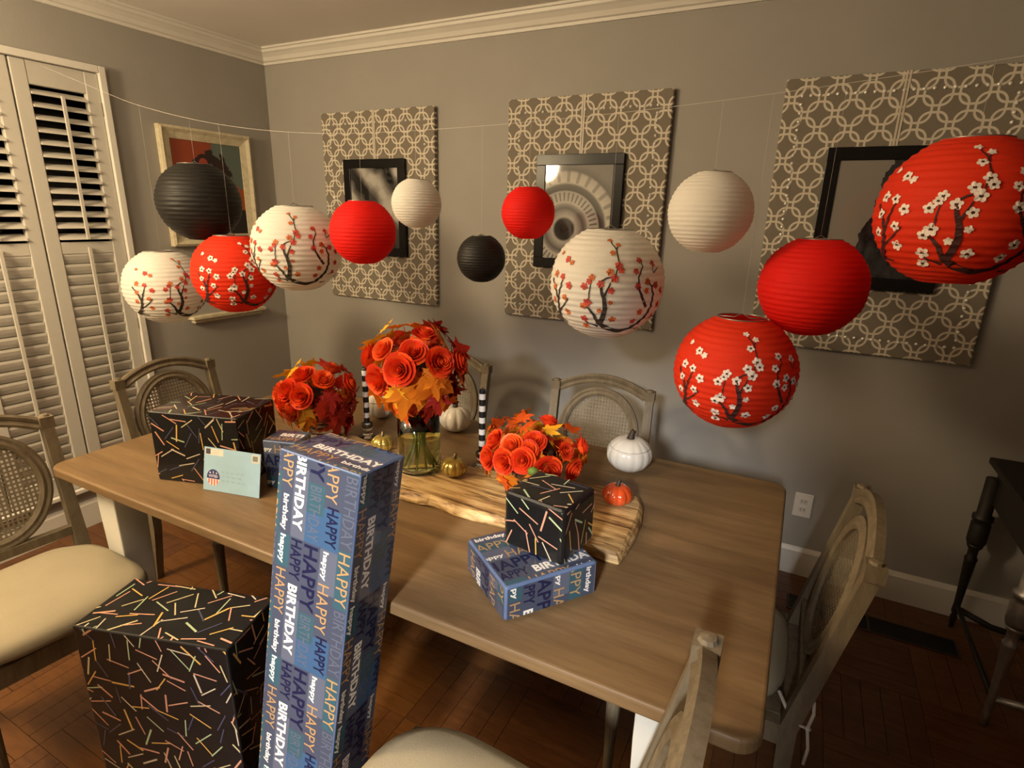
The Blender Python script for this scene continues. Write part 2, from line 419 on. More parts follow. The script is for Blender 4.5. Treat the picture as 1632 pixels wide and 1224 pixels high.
def pic_cliff():
    m, t, b = pic_base('photo_cliff')
    sp = t.new('ShaderNodeSeparateXYZ'); t.l.new(t.coord((1, 1, 1)), sp.inputs[0])
    n = t.noise(t.coord((1, 1, 1)), 7, 5); n2 = t.noise(t.coord((2.2, 1, 1)), 16, 6)
    edge = t.m('ADD', t.m('ADD', sp.outputs[0], t.m('MULTIPLY', n, 0.16)), t.m('MULTIPLY', sp.outputs[2], -0.12))
    f = t.m('GREATER_THAN', edge, 0.045)
    rock = t.ramp(n2, [(0.3, (0.006, 0.006, 0.007, 1)), (0.6, (0.035, 0.035, 0.04, 1)), (0.8, (0.09, 0.09, 0.095, 1))])
    t.l.new(t.mix(f, (0.25, 0.225, 0.20, 1), rock), b.inputs['Base Color']); return m
PW, PH, PD = 0.775, 1.02, 0.03
studm = None
def fabric_panel(cx, label, picmat, piclabel, fx):
    global studm
    zc = (1.060 + 2.080) / 2
    t = thing('fabric_panel', label, 'wall panel', (cx, -0.0, zc), 0, 'lattice fabric panels on the back wall')
    bevel(obj('panel', boxmesh('panel', (-PW / 2, -PD, -PH / 2), (PW / 2, -0.001, PH / 2), M_FAB), t), 0.006, 3)
    if studm is None:
        b = MB(); ins = 0.062; sp = 0.0295
        def dome(x, z):
            b.lathe([(0.0066, 0), (0.0060, 0.0024), (0.0036, 0.0044), (0.0, 0.0052)], 8, Matrix.Translation((x, -PD, z)) @ Matrix.Rotation(PI / 2, 4, 'X'))
        w2, h2 = PW / 2 - ins, PH / 2 - ins
        n = round(2 * w2 / sp)
        for i in range(n + 1):
            x = -w2 + 2 * w2 * i / n
            dome(x, h2); dome(x, -h2)
        n = round(2 * h2 / sp)
        for i in range(1, n):
            z = -h2 + 2 * h2 * i / n
            dome(w2, z); dome(-w2, z)
        studm = b.mesh('nailhead_trim', M_STUD, True)
    s = obj('nailhead_trim', studm, t); s['kind'] = 'stuff'
    rb = MB(); fz0 = 0.262
    rb.box((-0.009 + fx, -PD - 0.0025, fz0), (-0.002 + fx, -PD, PH / 2)); rb.box((0.001 + fx, -PD - 0.0025, fz0), (0.008 + fx, -PD, PH / 2))
    obj('hanging_ribbon', rb.mesh('hanging_ribbon', M_RIBBON), t)
    # framed photograph hanging from the ribbon
    fw, fh, fb, fd = 0.425, 0.515, 0.047, 0.022
    z1 = zc + fz0; z0 = z1 - fh
    p = thing('picture_frame', piclabel, 'picture', (cx + fx, -PD - 0.001, (z0 + z1) / 2), 0, 'black framed photographs on the panels')
    for nm, lo, hi in (('frame_rail', (-fw / 2, -fd, fh / 2 - fb), (fw / 2, 0, fh / 2)), ('frame_rail', (-fw / 2, -fd, -fh / 2), (fw / 2, 0, -fh / 2 + fb)),
                       ('frame_stile', (-fw / 2, -fd, -fh / 2 + fb), (-fw / 2 + fb, 0, fh / 2 - fb)), ('frame_stile', (fw / 2 - fb, -fd, -fh / 2 + fb), (fw / 2, 0, fh / 2 - fb))):
        bevel(obj(nm, boxmesh(nm, lo, hi, M_BLACK), p), 0.002)
    obj('photograph', boxmesh('photograph', (-fw / 2 + fb, -fd + 0.006, -fh / 2 + fb), (fw / 2 - fb, -0.004, fh / 2 - fb), picmat), p)
    return t
fabric_panel(0.838, 'grey lattice fabric panel with silver studs, nearest the room corner', pic_beams(), 'black framed photograph of diagonal beams behind small red lantern', -0.008)
fabric_panel(2.040, 'grey lattice fabric panel with silver studs, middle one of three', pic_dome(), 'black framed photograph of a ringed domed ceiling', -0.008)
fabric_panel(3.238, 'grey lattice fabric panel with silver studs, at the right behind red lanterns', pic_cliff(), 'black framed photograph with pale sky and dark rock', 0.005)

# ------------------------------------------------------------------ painting on left wall + ledge
def pic_paint():
    m = bpy.data.materials.new('painted_canvas'); m.use_nodes = True; t = NT(m.node_tree); b = t.n['Principled BSDF']
    v = t.coord((1, 1, 1)); sp = t.new('ShaderNodeSeparateXYZ'); t.l.new(v, sp.inputs[0])
    y, z = sp.outputs[1], sp.outputs[2]
    n = t.noise(v, 6, 6, 0.6, 0.5); n2 = t.noise(v, 26, 4)
    bgc = t.mix(t.m('GREATER_THAN', t.m('ADD', y, t.m('MULTIPLY', t.m('SUBTRACT', n, 0.5), 0.12)), 0.02), (0.30, 0.055, 0.02, 1), (0.11, 0.15, 0.13, 1))
    low = t.m('LESS_THAN', t.m('ADD', z, t.m('MULTIPLY', t.m('SUBTRACT', n, 0.5), 0.2)), 0.03)
    bgc = t.mix(low, bgc, (0.33, 0.075, 0.012, 1))
    r2 = t.m('ADD', t.m('POWER', t.m('DIVIDE', t.m('SUBTRACT', y, 0.01), 0.14), 2.0), t.m('POWER', t.m('DIVIDE', t.m('SUBTRACT', z, 0.04), 0.17), 2.0))
    dk = t.m('LESS_THAN', t.m('ADD', r2, t.m('MULTIPLY', t.m('SUBTRACT', n2, 0.5), 1.6)), 0.85)
    c = t.mix(dk, bgc, (0.02, 0.008, 0.008, 1))
    rr = t.m('ADD', t.m('POWER', t.m('DIVIDE', t.m('ADD', y, 0.03), 0.035), 2.0), t.m('POWER', t.m('DIVIDE', t.m('SUBTRACT', z, 0.125), 0.04), 2.0))
    c = t.mix(t.m('LESS_THAN', t.m('ADD', rr, t.m('MULTIPLY', n2, 0.8)), 1.1), c, (0.36, 0.05, 0.03, 1))
    bot = t.m('LESS_THAN', t.m('ADD', z, t.m('MULTIPLY', t.m('SUBTRACT', n, 0.5), 0.15)), -0.13)
    c = t.mix(bot, c, (0.012, 0.006, 0.006, 1))
    t.l.new(c, b.inputs['Base Color']); b.inputs['Roughness'].default_value = 0.4; return m
def ring_frame(y0, y1, z0, z1, sec):
    """mitred frame on the left wall: section (inset from outer edge, depth from wall)"""
    b = MB(); n = len(sec); vs = []
    cs = [(y0, z0, 1, 1), (y1, z0, -1, 1), (y1, z1, -1, -1), (y0, z1, 1, -1)]
    for (y, z, sy, sz) in cs:
        for (i, d) in sec: vs.append((d, y + sy * i, z + sz * i))
    fs = []
    for k in range(4):
        k2 = (k + 1) % 4
        for j in range(n - 1): fs.append((k * n + j, k * n + j + 1, k2 * n + j + 1, k2 * n + j))
    return fixn(b.add(vs, fs).mesh('frame', M_CREAM))
py, pz = (-0.715 - 0.178) / 2, (1.352 + 1.955) / 2; hy, hz = 0.2685, 0.3015
t = thing('framed_painting', 'abstract red and teal painting in a cream frame beside the shutters', 'painting', (0, py, pz))
obj('frame', ring_frame(-hy, hy, -hz, hz, [(0, 0.001), (0, 0.03), (0.012, 0.036), (0.028, 0.024), (0.034, 0.022), (0.060, 0.014), (0.060, 0.001)]), t)
obj('canvas', boxmesh('canvas', (0.001, -hy + 0.059, -hz + 0.059), (0.010, hy - 0.059, hz - 0.059), pic_paint()), t)
t = thing('wall_ledge', 'cream wooden ledge on the left wall below the painting, half hidden by lanterns', 'ledge', (0, -0.44, 0.93))
bevel(obj('ledge_board', boxmesh('ledge_board', (0.0005, -0.24, 0.022), (0.055, 0.24, 0.040), M_CREAM), t), 0.003)
bevel(obj('ledge_moulding', boxmesh('ledge_moulding', (0.0005, -0.225, 0.0), (0.035, 0.225, 0.022), M_CREAM), t), 0.006)

# ------------------------------------------------------------------ chairs
TH = 0.76
REC = 0.21            # recline per metre above the seat
def by(z): return -0.20 - max(0, z - 0.42) * REC
def chair_meshes():
    D = {}
    def post(sx):
        b = MB(); pts = [(sx * 0.197, -0.245, 0.0), (sx * 0.197, -0.205, 0.25), (sx * 0.197, by(0.42), 0.42), (sx * 0.197, by(0.65), 0.65), (sx * 0.197, by(0.86), 0.86)]
        w = [0.014, 0.017, 0.019, 0.017, 0.016]
        vs = []; fs = []
        for (x, y, z), r in zip(pts, w):
            vs += [(x - r, y - r, z), (x + r, y - r, z), (x + r, y + r, z), (x - r, y + r, z)]
        for i in range(len(pts) - 1):
            for k in range(4): fs.append((i * 4 + k, i * 4 + (k + 1) % 4, i * 4 + 4 + (k + 1) % 4, i * 4 + 4 + k))
        fs += [(3, 2, 1, 0)]
        b.add(vs, fs)
        y = by(0.87); r = 0.0195
        b.box((sx * 0.197 - r, y - r, 0.855), (sx * 0.197 + r, y + r, 0.892))
        b.lathe([(0.015, 0.892), (0.012, 0.898), (0.0, 0.900)], 10, Matrix.Translation((sx * 0.197, y, 0)))
        return fixn(b.mesh('back_post', M_CHAIR))
    D['pL'], D['pR'] = post(-1), post(1)
    def fleg(sx):
        b = MB(); X = Matrix.Translation((sx * 0.205, 0.215, 0))
        b.lathe([(0.011, 0.0), (0.014, 0.01), (0.012, 0.02), (0.020, 0.30), (0.024, 0.325), (0.018, 0.335), (0.018, 0.345), (0.024, 0.355), (0.024, 0.37)], 12, X)
        b.box((sx * 0.205 - 0.024, 0.191, 0.37), (sx * 0.205 + 0.024, 0.239, 0.435))
        return fixn(b.mesh('leg', M_CHAIR))
    D['lL'], D['lR'] = fleg(-1), fleg(1)
    b = MB()
    b.box((-0.182, 0.195, 0.375), (0.182, 0.232, 0.432)); b.box((-0.178, -0.215, 0.375), (0.178, -0.185, 0.432))
    for s in (-1, 1): b.box((s * 0.205 - 0.016, -0.182, 0.375), (s * 0.205 + 0.016, 0.192, 0.432))
    b.box((-0.19, -0.18, 0.42), (0.19, 0.195, 0.436))
    D['rails'] = b.mesh('seat_frame', M_CHAIR)
    # cushion: superellipse pillow
    b = MB(); n = 48; rings = [(0.90, 0.436), (0.985, 0.446), (1.0, 0.462), (0.97, 0.480), (0.86, 0.496), (0.6, 0.508), (0.3, 0.512)]
    vs = []; fs = []
    for (k, z) in rings:
        for i in range(n):
            a = 2 * PI * i / n; ca, sa = math.cos(a), math.sin(a); e = 2 / 3.4
            x = math.copysign(abs(ca) ** e, ca); y = math.copysign(abs(sa) ** e, sa)
            wd = 0.228 + 0.016 * y
            zz = z + 0.003 * math.sin(5 * a + z * 200) * (k > 0.8)
            vs.append((x * wd * k, 0.035 + y * 0.222 * k, zz))
    for j in range(len(rings) - 1):
        for i in range(n): fs.append((j * n + i, j * n + (i + 1) % n, (j + 1) * n + (i + 1) % n, (j + 1) * n + i))
    fs.append(tuple(range(n - 1, -1, -1))); fs.append(tuple((len(rings) - 1) * n + i for i in range(n)))
    D['cush'] = b.add(vs, fs).mesh('seat_cushion', M_CUSH, True)
    # top rail (arched, double ridge)
    tilt = math.atan(REC)
    side = Vector((0, math.cos(tilt), math.sin(tilt))) 
    pts = []
    for i in range(21):
        u = -1 + 2 * i / 20; z = 0.868 + 0.050 * (1 - u * u)
        pts.append((0.180 * u, by(z), z))
    sec = [(-0.020, -0.010), (-0.020, 0.010), (-0.012, 0.014), (-0.003, 0.010), (0.0, 0.007), (0.003, 0.010), (0.012, 0.015), (0.020, 0.011), (0.020, -0.010)]
    D['rail'] = fixn(MB().sweep(pts, sec, side=side).mesh('top_rail', M_CHAIR))
    EZ, ER, EX = 0.700, 0.183, 0.168
    pts = []
    for i in range(48):
        a = 2 * PI * i / 48; z = EZ + (ER - 0.017) * math.sin(a)
        pts.append(((EX - 0.017) * math.cos(a), by(z), z))
    sec = [(-0.018, -0.009), (-0.018, 0.009), (-0.008, 0.014), (0.002, 0.009), (0.010, 0.012), (0.018, 0.008), (0.018, -0.009)]
    D['oval'] = fixn(MB().sweep(pts, sec, closed=True, side=side).mesh('oval_frame', M_CHAIR))
    # lower cross rail under the oval
    D['cross'] = fixn(MB().box((-0.18, by(0.51) - 0.012, 0.495), (0.18, by(0.51) + 0.012, 0.525)).mesh('cross_rail', M_CHAIR))
    # cane weave
    b = MB(); ax, az = EX - 0.030, ER - 0.030; wd = 0.0030
    def strip(p, q, off):
        p, q = Vector(p), Vector(q); d = (q - p); 
        if d.length < 0.01: return
        nrm = Vector((-d.y, d.x)).normalized() * wd
        vs = []
        for (e, sg) in ((p, 1), (q, 1), (q, -1), (p, -1)):
            x, z = e + nrm * sg; vs.append((x, by(EZ + z) + off, EZ + z))
        b.add(vs, [(0, 1, 2, 3)])
    N = 21
    for i in range(N + 1):
        u = -1 + 2 * (i + 0.5) / (N + 1)
        x = u * ax; h = az * math.sqrt(1 - u * u); strip((x, -h), (x, h), 0.0006)
        z = u * az; h = ax * math.sqrt(1 - u * u); strip((-h, z), (h, z), -0.0006)
    for sg in (1, -1):
        L = 2 * N
        for i in range(L):
            cst = (-1 + 2 * (i + 0.5) / L) * 1.41
            disc = 2 - cst * cst
            if disc <= 0.02: continue
            u0 = (cst - math.sqrt(disc)) / 2; u1 = (cst + math.sqrt(disc)) / 2
            continue
            strip((u0 * ax, sg * (cst - u0) * az), (u1 * ax, sg * (cst - u1) * az), 0.0)
    D['cane'] = b.mesh('cane_panel', M_CANE)
    return D
CH = chair_meshes()
def chair(x, y, deg, label):
    t = thing('dining_chair', label, 'chair', (x, y, 0), math.radians(deg), 'cane-back dining chairs around the table')
    obj('back_post', CH['pL'], t); obj('back_post', CH['pR'], t); obj('leg', CH['lL'], t); obj('leg', CH['lR'], t)
    obj('seat_frame', CH['rails'], t); obj('seat_cushion', CH['cush'], t); obj('top_rail', CH['rail'], t)
    of = obj('oval_frame', CH['oval'], t); cp = obj('cane_panel', CH['cane'], of); cp['kind'] = 'stuff'
    obj('cross_rail', CH['cross'], t)
    return t
chair(1.166, -2.007, -95, 'cane-back dining chair at far left, cream seat beside the big black gift')
chair(0.957, -1.237, -90, 'cane-back dining chair at the table end by the shutters, behind black gift')
chair(1.60, -0.745, 182, 'cane-back dining chair behind the tall orange bouquet')
chair(2.380, -0.759, 185.8, 'cane-back dining chair at the back wall behind the white pumpkin')
c5 = chair(2.955, -1.19, 90, 'cane-back dining chair at the right end of the table')
c6 = chair(2.672, -2.082, 91, 'cane-back dining chair in front of the table, its back seen edge-on'); c6.scale = (1.07, 1.07, 1.07)
# white seat-cushion ties on the right-end chair
b = MB()
b.tube([(-0.165, -0.17, 0.478), (-0.19, -0.195, 0.45), (-0.215, -0.225, 0.446), (-0.222, -0.236, 0.452)], 0.005, 6, flat=0.5)
b.tube([(-0.222, -0.236, 0.452), (-0.216, -0.243, 0.49), (-0.205, -0.24, 0.515)], 0.004, 6)
b.tube([(-0.222, -0.236, 0.452), (-0.226, -0.245, 0.40), (-0.222, -0.243, 0.35)], 0.004, 6)
b.lathe([(0, -0.008), (0.008, 0), (0, 0.008)], 8, Matrix.Translation((-0.222, -0.237, 0.452)))
o = obj('cushion_tie', b.mesh('cushion_tie', base('tie_white', (0.70, 0.66, 0.60), 0.8), True), c5); o['label'] = 'white fabric cushion tie knotted round the post'

# ------------------------------------------------------------------ table
TX, TY, TW, TD, TR = 2.030, -1.310, 2.102, 1.055, 0.006
tbl = thing('dining_table', 'long brown wooden dining table with white legs', 'table', (TX, TY, 0), TR)
def rrect(w, d, r, n=6):
    pts = []
    for (cx, cy, a0) in ((w / 2 - r, d / 2 - r, 0), (-w / 2 + r, d / 2 - r, PI / 2), (-w / 2 + r, -d / 2 + r, PI), (w / 2 - r, -d / 2 + r, 1.5 * PI)):
        for i in range(n + 1):
            a = a0 + PI / 2 * i / n; pts.append((cx + r * math.cos(a), cy + r * math.sin(a)))
    return pts
def slab(out, z0, z1):
    n = len(out); vs = [(x, y, z0) for x, y in out] + [(x, y, z1) for x, y in out]
    fs = [(k, (k + 1) % n, n + (k + 1) % n, n + k) for k in range(n)] + [tuple(range(n - 1, -1, -1)), tuple(range(n, 2 * n))]
    return vs, fs
o = obj('tabletop', MB().add(*slab(rrect(TW, TD, 0.045), TH - 0.032, TH)).mesh('tabletop', M_TABLE), tbl); bevel(o, 0.007, 3)
lx, ly = 0.885, 0.415
for sx in (-1, 1):
    for sy in (-1, 1):
        b = MB(); vs = []; fs = []
        for (z, r) in ((0, 0.036), (0.60, 0.048), (TH - 0.032, 0.048)):
            vs += [(sx * lx - r, sy * ly - r, z), (sx * lx + r, sy * ly - r, z), (sx * lx + r, sy * ly + r, z), (sx * lx - r, sy * ly + r, z)]
        for i in range(2):
            for k in range(4): fs.append((i * 4 + k, i * 4 + (k + 1) % 4, i * 4 + 4 + (k + 1) % 4, i * 4 + 4 + k))
        fs += [(3, 2, 1, 0), (8, 9, 10, 11)]
        o = obj('leg', b.add(vs, fs).mesh('leg', M_WHITEWOOD), tbl); bevel(o, 0.004)
for lo, hi in (((-lx + 0.048, ly - 0.02, TH - 0.12), (lx - 0.048, ly + 0.005, TH - 0.032)), ((-lx + 0.048, -ly - 0.005, TH - 0.12), (lx - 0.048, -ly + 0.02, TH - 0.032)),
               ((-lx - 0.005, -ly + 0.048, TH - 0.12), (-lx + 0.02, ly - 0.048, TH - 0.032)), ((lx - 0.02, -ly + 0.048, TH - 0.12), (lx + 0.005, ly - 0.048, TH - 0.032))):
    obj('apron', boxmesh('apron', lo, hi, M_WHITEWOOD), tbl)

# live-edge serving board
rnd = random.Random(3)
front = [(1.50 + 1.235 * i / 40, -1.464 + 0.03 * max(0, 1 - i / 8) + 0.006 * math.sin(i * 0.9) + rnd.uniform(-0.003, 0.003)) for i in range(41)]
right = [(2.742, -1.42), (2.740, -1.34), (2.735, -1.26), (2.722, -1.19), (2.700, -1.145), (2.665, -1.12)]
back = [(2.62 - 1.12 * i / 30, -1.125 - 0.088 * min(1, i / 6) + 0.010 * math.sin(i * 0.8) + rnd.uniform(-0.003, 0.003)) for i in range(31)]
out = front + right + back
cx, cy = 2.08, -1.33
t = thing('serving_board', 'long live-edge wooden board lying down the middle of the table', 'board', (cx, cy, TH + 0.0005))
n = len(out); vs = []; fs = []
lay = [(-0.004, 0.0), (0.002, 0.006), (0.0, 0.015), (-0.006, 0.024), (-0.014, 0.030)]
for (off, z) in lay:
    for i, (x, y) in enumerate(out):
        d = Vector((x - cx, y - cy)); dn = Vector((d.x * 0.25, d.y)).normalized()
        jit = rnd.uniform(-0.002, 0.002)
        vs.append((x - cx + dn.x * (off + jit), y - cy + dn.y * (off + jit), z))
for j in range(len(lay) - 1):
    for i in range(n): fs.append((j * n + i, j * n + (i + 1) % n, (j + 1) * n + (i + 1) % n, (j + 1) * n + i))
fs.append(tuple(range(n - 1, -1, -1))); fs.append(tuple((len(lay) - 1) * n + i for i in range(n)))
obj('slab', fixn(MB().add(vs, fs).mesh('slab', M_BOARD)), t)
BZ = TH + 0.0305

# ------------------------------------------------------------------ flat print helpers (lettering, sticks)
_words = {}
def word(text, bold=0.0):
    """verts/faces of a word scaled to unit cap height, origin bottom-left; returns (verts2d, faces, width)"""
    key = (text, bold)
    if key in _words: return _words[key]
    cu = bpy.data.curves.new('word', 'FONT'); cu.body = text; cu.size = 1.0; cu.offset = bold; cu.resolution_u = 2; cu.fill_mode = 'FRONT' if hasattr(cu, 'fill_mode') else cu.fill_mode
    o = bpy.data.objects.new('word', cu); COL.objects.link(o)
    dg = bpy.context.evaluated_depsgraph_get(); dg.update()
    me = bpy.data.meshes.new_from_object(o.evaluated_get(dg))
    vs = [(v.co.x, v.co.y) for v in me.vertices]; fs = [list(p.vertices) for p in me.polygons]
    bpy.data.objects.remove(o); bpy.data.curves.remove(cu); bpy.data.meshes.remove(me)
    x0 = min(v[0] for v in vs); x1 = max(v[0] for v in vs); y0 = min(v[1] for v in vs); y1 = max(v[1] for v in vs)
    h = y1 - y0
    vs = [((x - x0) / h, (y - y0) / h) for x, y in vs]
    _words[key] = (vs, fs, (x1 - x0) / h); return _words[key]
class Print2D:
    """coloured 2-D polygons, clipped to a rectangle, then laid on a face"""
    def __init__(s): s.v = []; s.f = []; s.c = []; s.lvl = []
    def poly(s, pts, col, lvl=0):
        o = len(s.v); s.v += [(p[0], p[1], lvl) for p in pts]; s.f.append(list(range(o, o + len(pts)))); s.c.append(col)
    def text(s, t, x, y, length, height, col, ang=0.0, bold=0.0, lvl=1):
        vs, fs, wd = word(t, bold); o = len(s.v); ca, sa = math.cos(ang), math.sin(ang)
        for (a, c) in vs:
            a = a / wd * length; c = c * height
            s.v.append((x + a * ca - c * sa, y + a * sa + c * ca, lvl))
        for f in fs: s.f.append([i + o for i in f]); s.c.append(col)
    def clipped(s, x0, y0, x1, y1):
        bm = bmesh.new(); lay = bm.faces.layers.int.new('k')
        bv = [bm.verts.new(v) for v in s.v]
        for k, f in enumerate(s.f):
            try:
                q = bm.faces.new([bv[i] for i in f]); q[lay] = k
            except ValueError: pass
        for co, no in (((x0, 0, 0), (-1, 0, 0)), ((x1, 0, 0), (1, 0, 0)), ((0, y0, 0), (0, -1, 0)), ((0, y1, 0), (0, 1, 0))):
            bmesh.ops.bisect_plane(bm, geom=bm.verts[:] + bm.edges[:] + bm.faces[:], plane_co=co, plane_no=no, clear_outer=True)
        vs = [tuple(v.co) for v in bm.verts]; bm.verts.index_update()
        fs = [([v.index for v in f.verts], s.c[f[lay]]) for f in bm.faces]
        bm.free(); return vs, fs
def lay_print(mb, pr, fw, fh, O, U, V, N, inset=0.003, eps=0.0003):
    vs, fs = pr.clipped(inset, inset, fw - inset, fh - inset)
    o = len(mb.v)
    for (x, y, l) in vs: mb.v.append(O + U * x + V * y + N * (eps * (1 + l)))
    for f, c in fs:
        q = [i + o for i in f]
        nrm = (mb.v[q[1]] - mb.v[q[0]]).cross(mb.v[q[2]] - mb.v[q[1]])
        if nrm.dot(N) < 0: q.reverse()
        mb.f.append(q); mb.mi.append(0); mb.c.append(c)
STICKS = [(0.62, 0.30, 0.19), (0.66, 0.38, 0.09), (0.38, 0.46, 0.26), (0.58, 0.48, 0.35), (0.58, 0.27, 0.18), (0.06, 0.06, 0.11), (0.54, 0.45, 0.24)]
def sticks(fw, fh, seed, L=0.052):
    r = random.Random(seed); p = Print2D(); g = 0.037
    lv = 0
    for i in range(-1, int(fw / g) + 2):
        for j in range(-1, int(fh / g) + 2):
            x = (i + 0.5 + r.uniform(-0.35, 0.35)) * g; y = (j + 0.5 + r.uniform(-0.35, 0.35)) * g
            a = r.uniform(0, PI); l = L * r.uniform(0.8, 1.08) / 2; wd = 0.00145 * r.choice((1, 1, 1, 1.5)); c = r.choice(STICKS)
            dx, dy = math.cos(a) * l, math.sin(a) * l; nx_, ny_ = -math.sin(a) * wd, math.cos(a) * wd
            lv = (lv + 1) % 4
            p.poly([(x - dx - nx_, y - dy - ny_), (x + dx - nx_, y + dy - ny_), (x + dx + nx_, y + dy + ny_), (x - dx + nx_, y - dy + ny_)], c, lv * 0.3)
    return p
NAVY, GOLD, WHITE, PALE, TEAL, SLATE, SKY = (0.008, 0.011, 0.050), (0.42, 0.25, 0.11), (0.78, 0.74, 0.68), (0.098, 0.112, 0.160), (0.034, 0.090, 0.122), (0.054, 0.066, 0.106), (0.040, 0.095, 0.195)
def birthday(fw, fh, seed, vert=True):
    """patchwork of blue blocks with HAPPY BIRTHDAY running down (vert) or across"""
    r = random.Random(seed); p = Print2D()
    A, B = (fw, fh) if vert else (fh, fw)          # A across the columns, B along the words
    def P(x, y): return (x, fh - y) if vert else (y, x)
    ang = -PI / 2 if vert else 0.0
    ox, oy = r.uniform(0, 0.05), r.uniform(0, 0.12)
    tile_w, tile_h = 0.178, 0.272
    blocks = [(0, 0, .034, .15, SLATE), (.0, .15, .034, .122, TEAL), (.034, 0, .03, .07, TEAL), (.034, .07, .03, .202, SLATE), (.064, 0, .034, .13, SLATE), (.064, .13, .034, .142, PALE),
              (.098, 0, .04, .15, SLATE), (.098, .15, .04, .06, TEAL), (.098, .21, .04, .062, SKY), (.138, 0, .04, .09, PALE), (.138, .09, .04, .1, SLATE), (.138, .19, .04, .082, SKY)]
    words = [('BIRTHDAY', .004, .004, .14, .026, PALE, 0), ('HAPPY', .003, .155, .11, .026, GOLD, .0), ('happy', .037, .002, .062, .017, WHITE, .03), ('HAPPY', .036, .075, .10, .024, GOLD, .0), ('birthday', .038, .19, .075, .017, WHITE, .03),
             ('HAPPY', .068, .003, .085, .026, NAVY, .02), ('BIRTHDAY', .068, .10, .155, .023, WHITE, .035), ('HAPPY', .100, .004, .140, .033, NAVY, .02), ('BIRTHDAY', .104, .155, .11, .026, PALE, 0),
             ('happy', .142, .004, .06, .016, WHITE, .03), ('HAPPY', .140, .072, .105, .026, GOLD, 0), ('HAPPY', .146, .185, .08, .026, NAVY, .02)]
    for i in range(-1, int(A / tile_w) + 2):
        for j in range(-1, int(B / tile_h) + 2):
            bx, by_ = i * tile_w - ox, j * tile_h - oy + (0.11 if i % 2 else 0)
            for (x, y, w_, h_, c) in blocks:
                a0 = P(bx + x, by_ + y); a1 = P(bx + x + w_, by_ + y + h_)
                p.poly([(a0[0], a0[1]), (a1[0], a0[1]), (a1[0], a1[1]), (a0[0], a1[1])], c, 0)
            for (s, x, y, ln, ht, c, bo) in words:
                # words read downwards: letter tops point to +x (vert)
                if vert:
                    q = P(bx + x, by_ + y); p.text(s, q[0], q[1], ln, ht, c, ang, bo, 1)
                else:
                    q = P(bx + x, by_ + y); p.text(s, q[0], q[1], ln, ht, c, 0.0, bo, 1)
    return p
M_BPAPER = base('black_wrap', (0.009, 0.0086, 0.009), 0.24, spec=0.3, var=0.2, vscale=12, bump=0.3, bscale=14, coat=0.12)
M_BLUEPAPER = base('blue_wrap', (0.10, 0.14, 0.25), 0.26, var=0.15, vscale=10, bump=0.25, bscale=12, coat=0.2)
M_PRINT = vcol_mat('wrap_print', 0.3, 0.2)
def gift(label, FL, u, v, a, w_, d_, h_, kind, seed, group, inset=0.003, bev=0.004):
    """FL: front-left base corner; u right, v back, a up (unit vectors)"""
    u, v, a, FL = Vector(u), Vector(v), Vector(a), Vector(FL)
    X = Matrix.Identity(4); org = FL + u * (w_ / 2) + v * (d_ / 2)
    for i in range(3): X[i][0] = u[i]; X[i][1] = v[i]; X[i][2] = a[i]; X[i][3] = org[i]
    t = obj('gift_box', None); t.matrix_world = X; t.empty_display_size = 0.05
    tag(t, label, 'gift', group)
    pm_ = M_BPAPER if kind == 'sticks' else M_BLUEPAPER
    W, D = w_ / 2, d_ / 2
    o = obj('wrapped_box', boxmesh('wrapped_box', (-W, -D, 0), (W, D, h_), pm_), t); bevel(o, bev, 3)
    mb = MB(); Vz = Vector((0, 0, 1))
    faces = [((-W, -D, 0), (1, 0, 0), (0, 0, 1), (0, -1, 0), w_, h_), ((-W, D, 0), (0, -1, 0), (0, 0, 1), (-1, 0, 0), d_, h_), ((W, -D, 0), (0, 1, 0), (0, 0, 1), (1, 0, 0), d_, h_),
             ((W, D, 0), (-1, 0, 0), (0, 0, 1), (0, 1, 0), w_, h_), ((-W, -D, h_), (1, 0, 0), (0, 1, 0), (0, 0, 1), w_, d_)]
    for k, (O, U, V, N, fw, fh) in enumerate(faces):
        if kind == 'sticks': p = sticks(fw, fh, seed * 10 + k)
        else: p = birthday(fw, fh, seed * 10 + k, vert=(kind == 'down') if k < 4 else False)
        lay_print(mb, p, fw, fh, Vector(O), Vector(U), Vector(V), Vector(N), inset)
    obj('paper_print', mb.mesh('paper_print', M_PRINT), t)['kind'] = 'stuff'
    return t
def rotv(deg): return Vector((math.cos(math.radians(deg)), math.sin(math.radians(deg)), 0)), Vector((-math.sin(math.radians(deg)), math.cos(math.radians(deg)), 0))
UP = Vector((0, 0, 1))
GB, GBL = 'black gifts wrapped in candle-stick paper', 'blue gifts wrapped in birthday lettering paper'
u, v = rotv(17.5)
gift('large black wrapped gift with coloured candle sticks, standing in front of left chair', (1.758, -2.163, 0.0005), u, v, UP, 0.364, 0.168, 0.70, 'sticks', 1, GB)
u, v = rotv(18)
gift('black wrapped gift with candle sticks at the left end of the table', (1.374, -1.728, TH + 0.0005), u, v, UP, 0.285, 0.190, 0.220, 'sticks', 2, GB)
gift('small blue wrapped gift between black gift and tall blue gift', (1.692, -1.599, TH + 0.0005), *rotv(17), UP, 0.105, 0.090, 0.150, 'across', 3, GBL)
a = Vector((0.079, 0.124, 0.989)).normalized(); uu = (Vector((2.37, -1.923, 1.100)) - Vector((2.171, -1.935, 1.117))); uu = (uu - a * uu.dot(a)).normalized(); vv = a.cross(uu)
topFL = Vector((2.388, -1.945, 1.113)) - uu * 0.188; LN = 1.098
gift('tall narrow blue gift with HAPPY BIRTHDAY lettering, leaning on the table edge', topFL - a * LN, uu, vv, a, 0.188, 0.138, LN, 'down', 4, GBL)
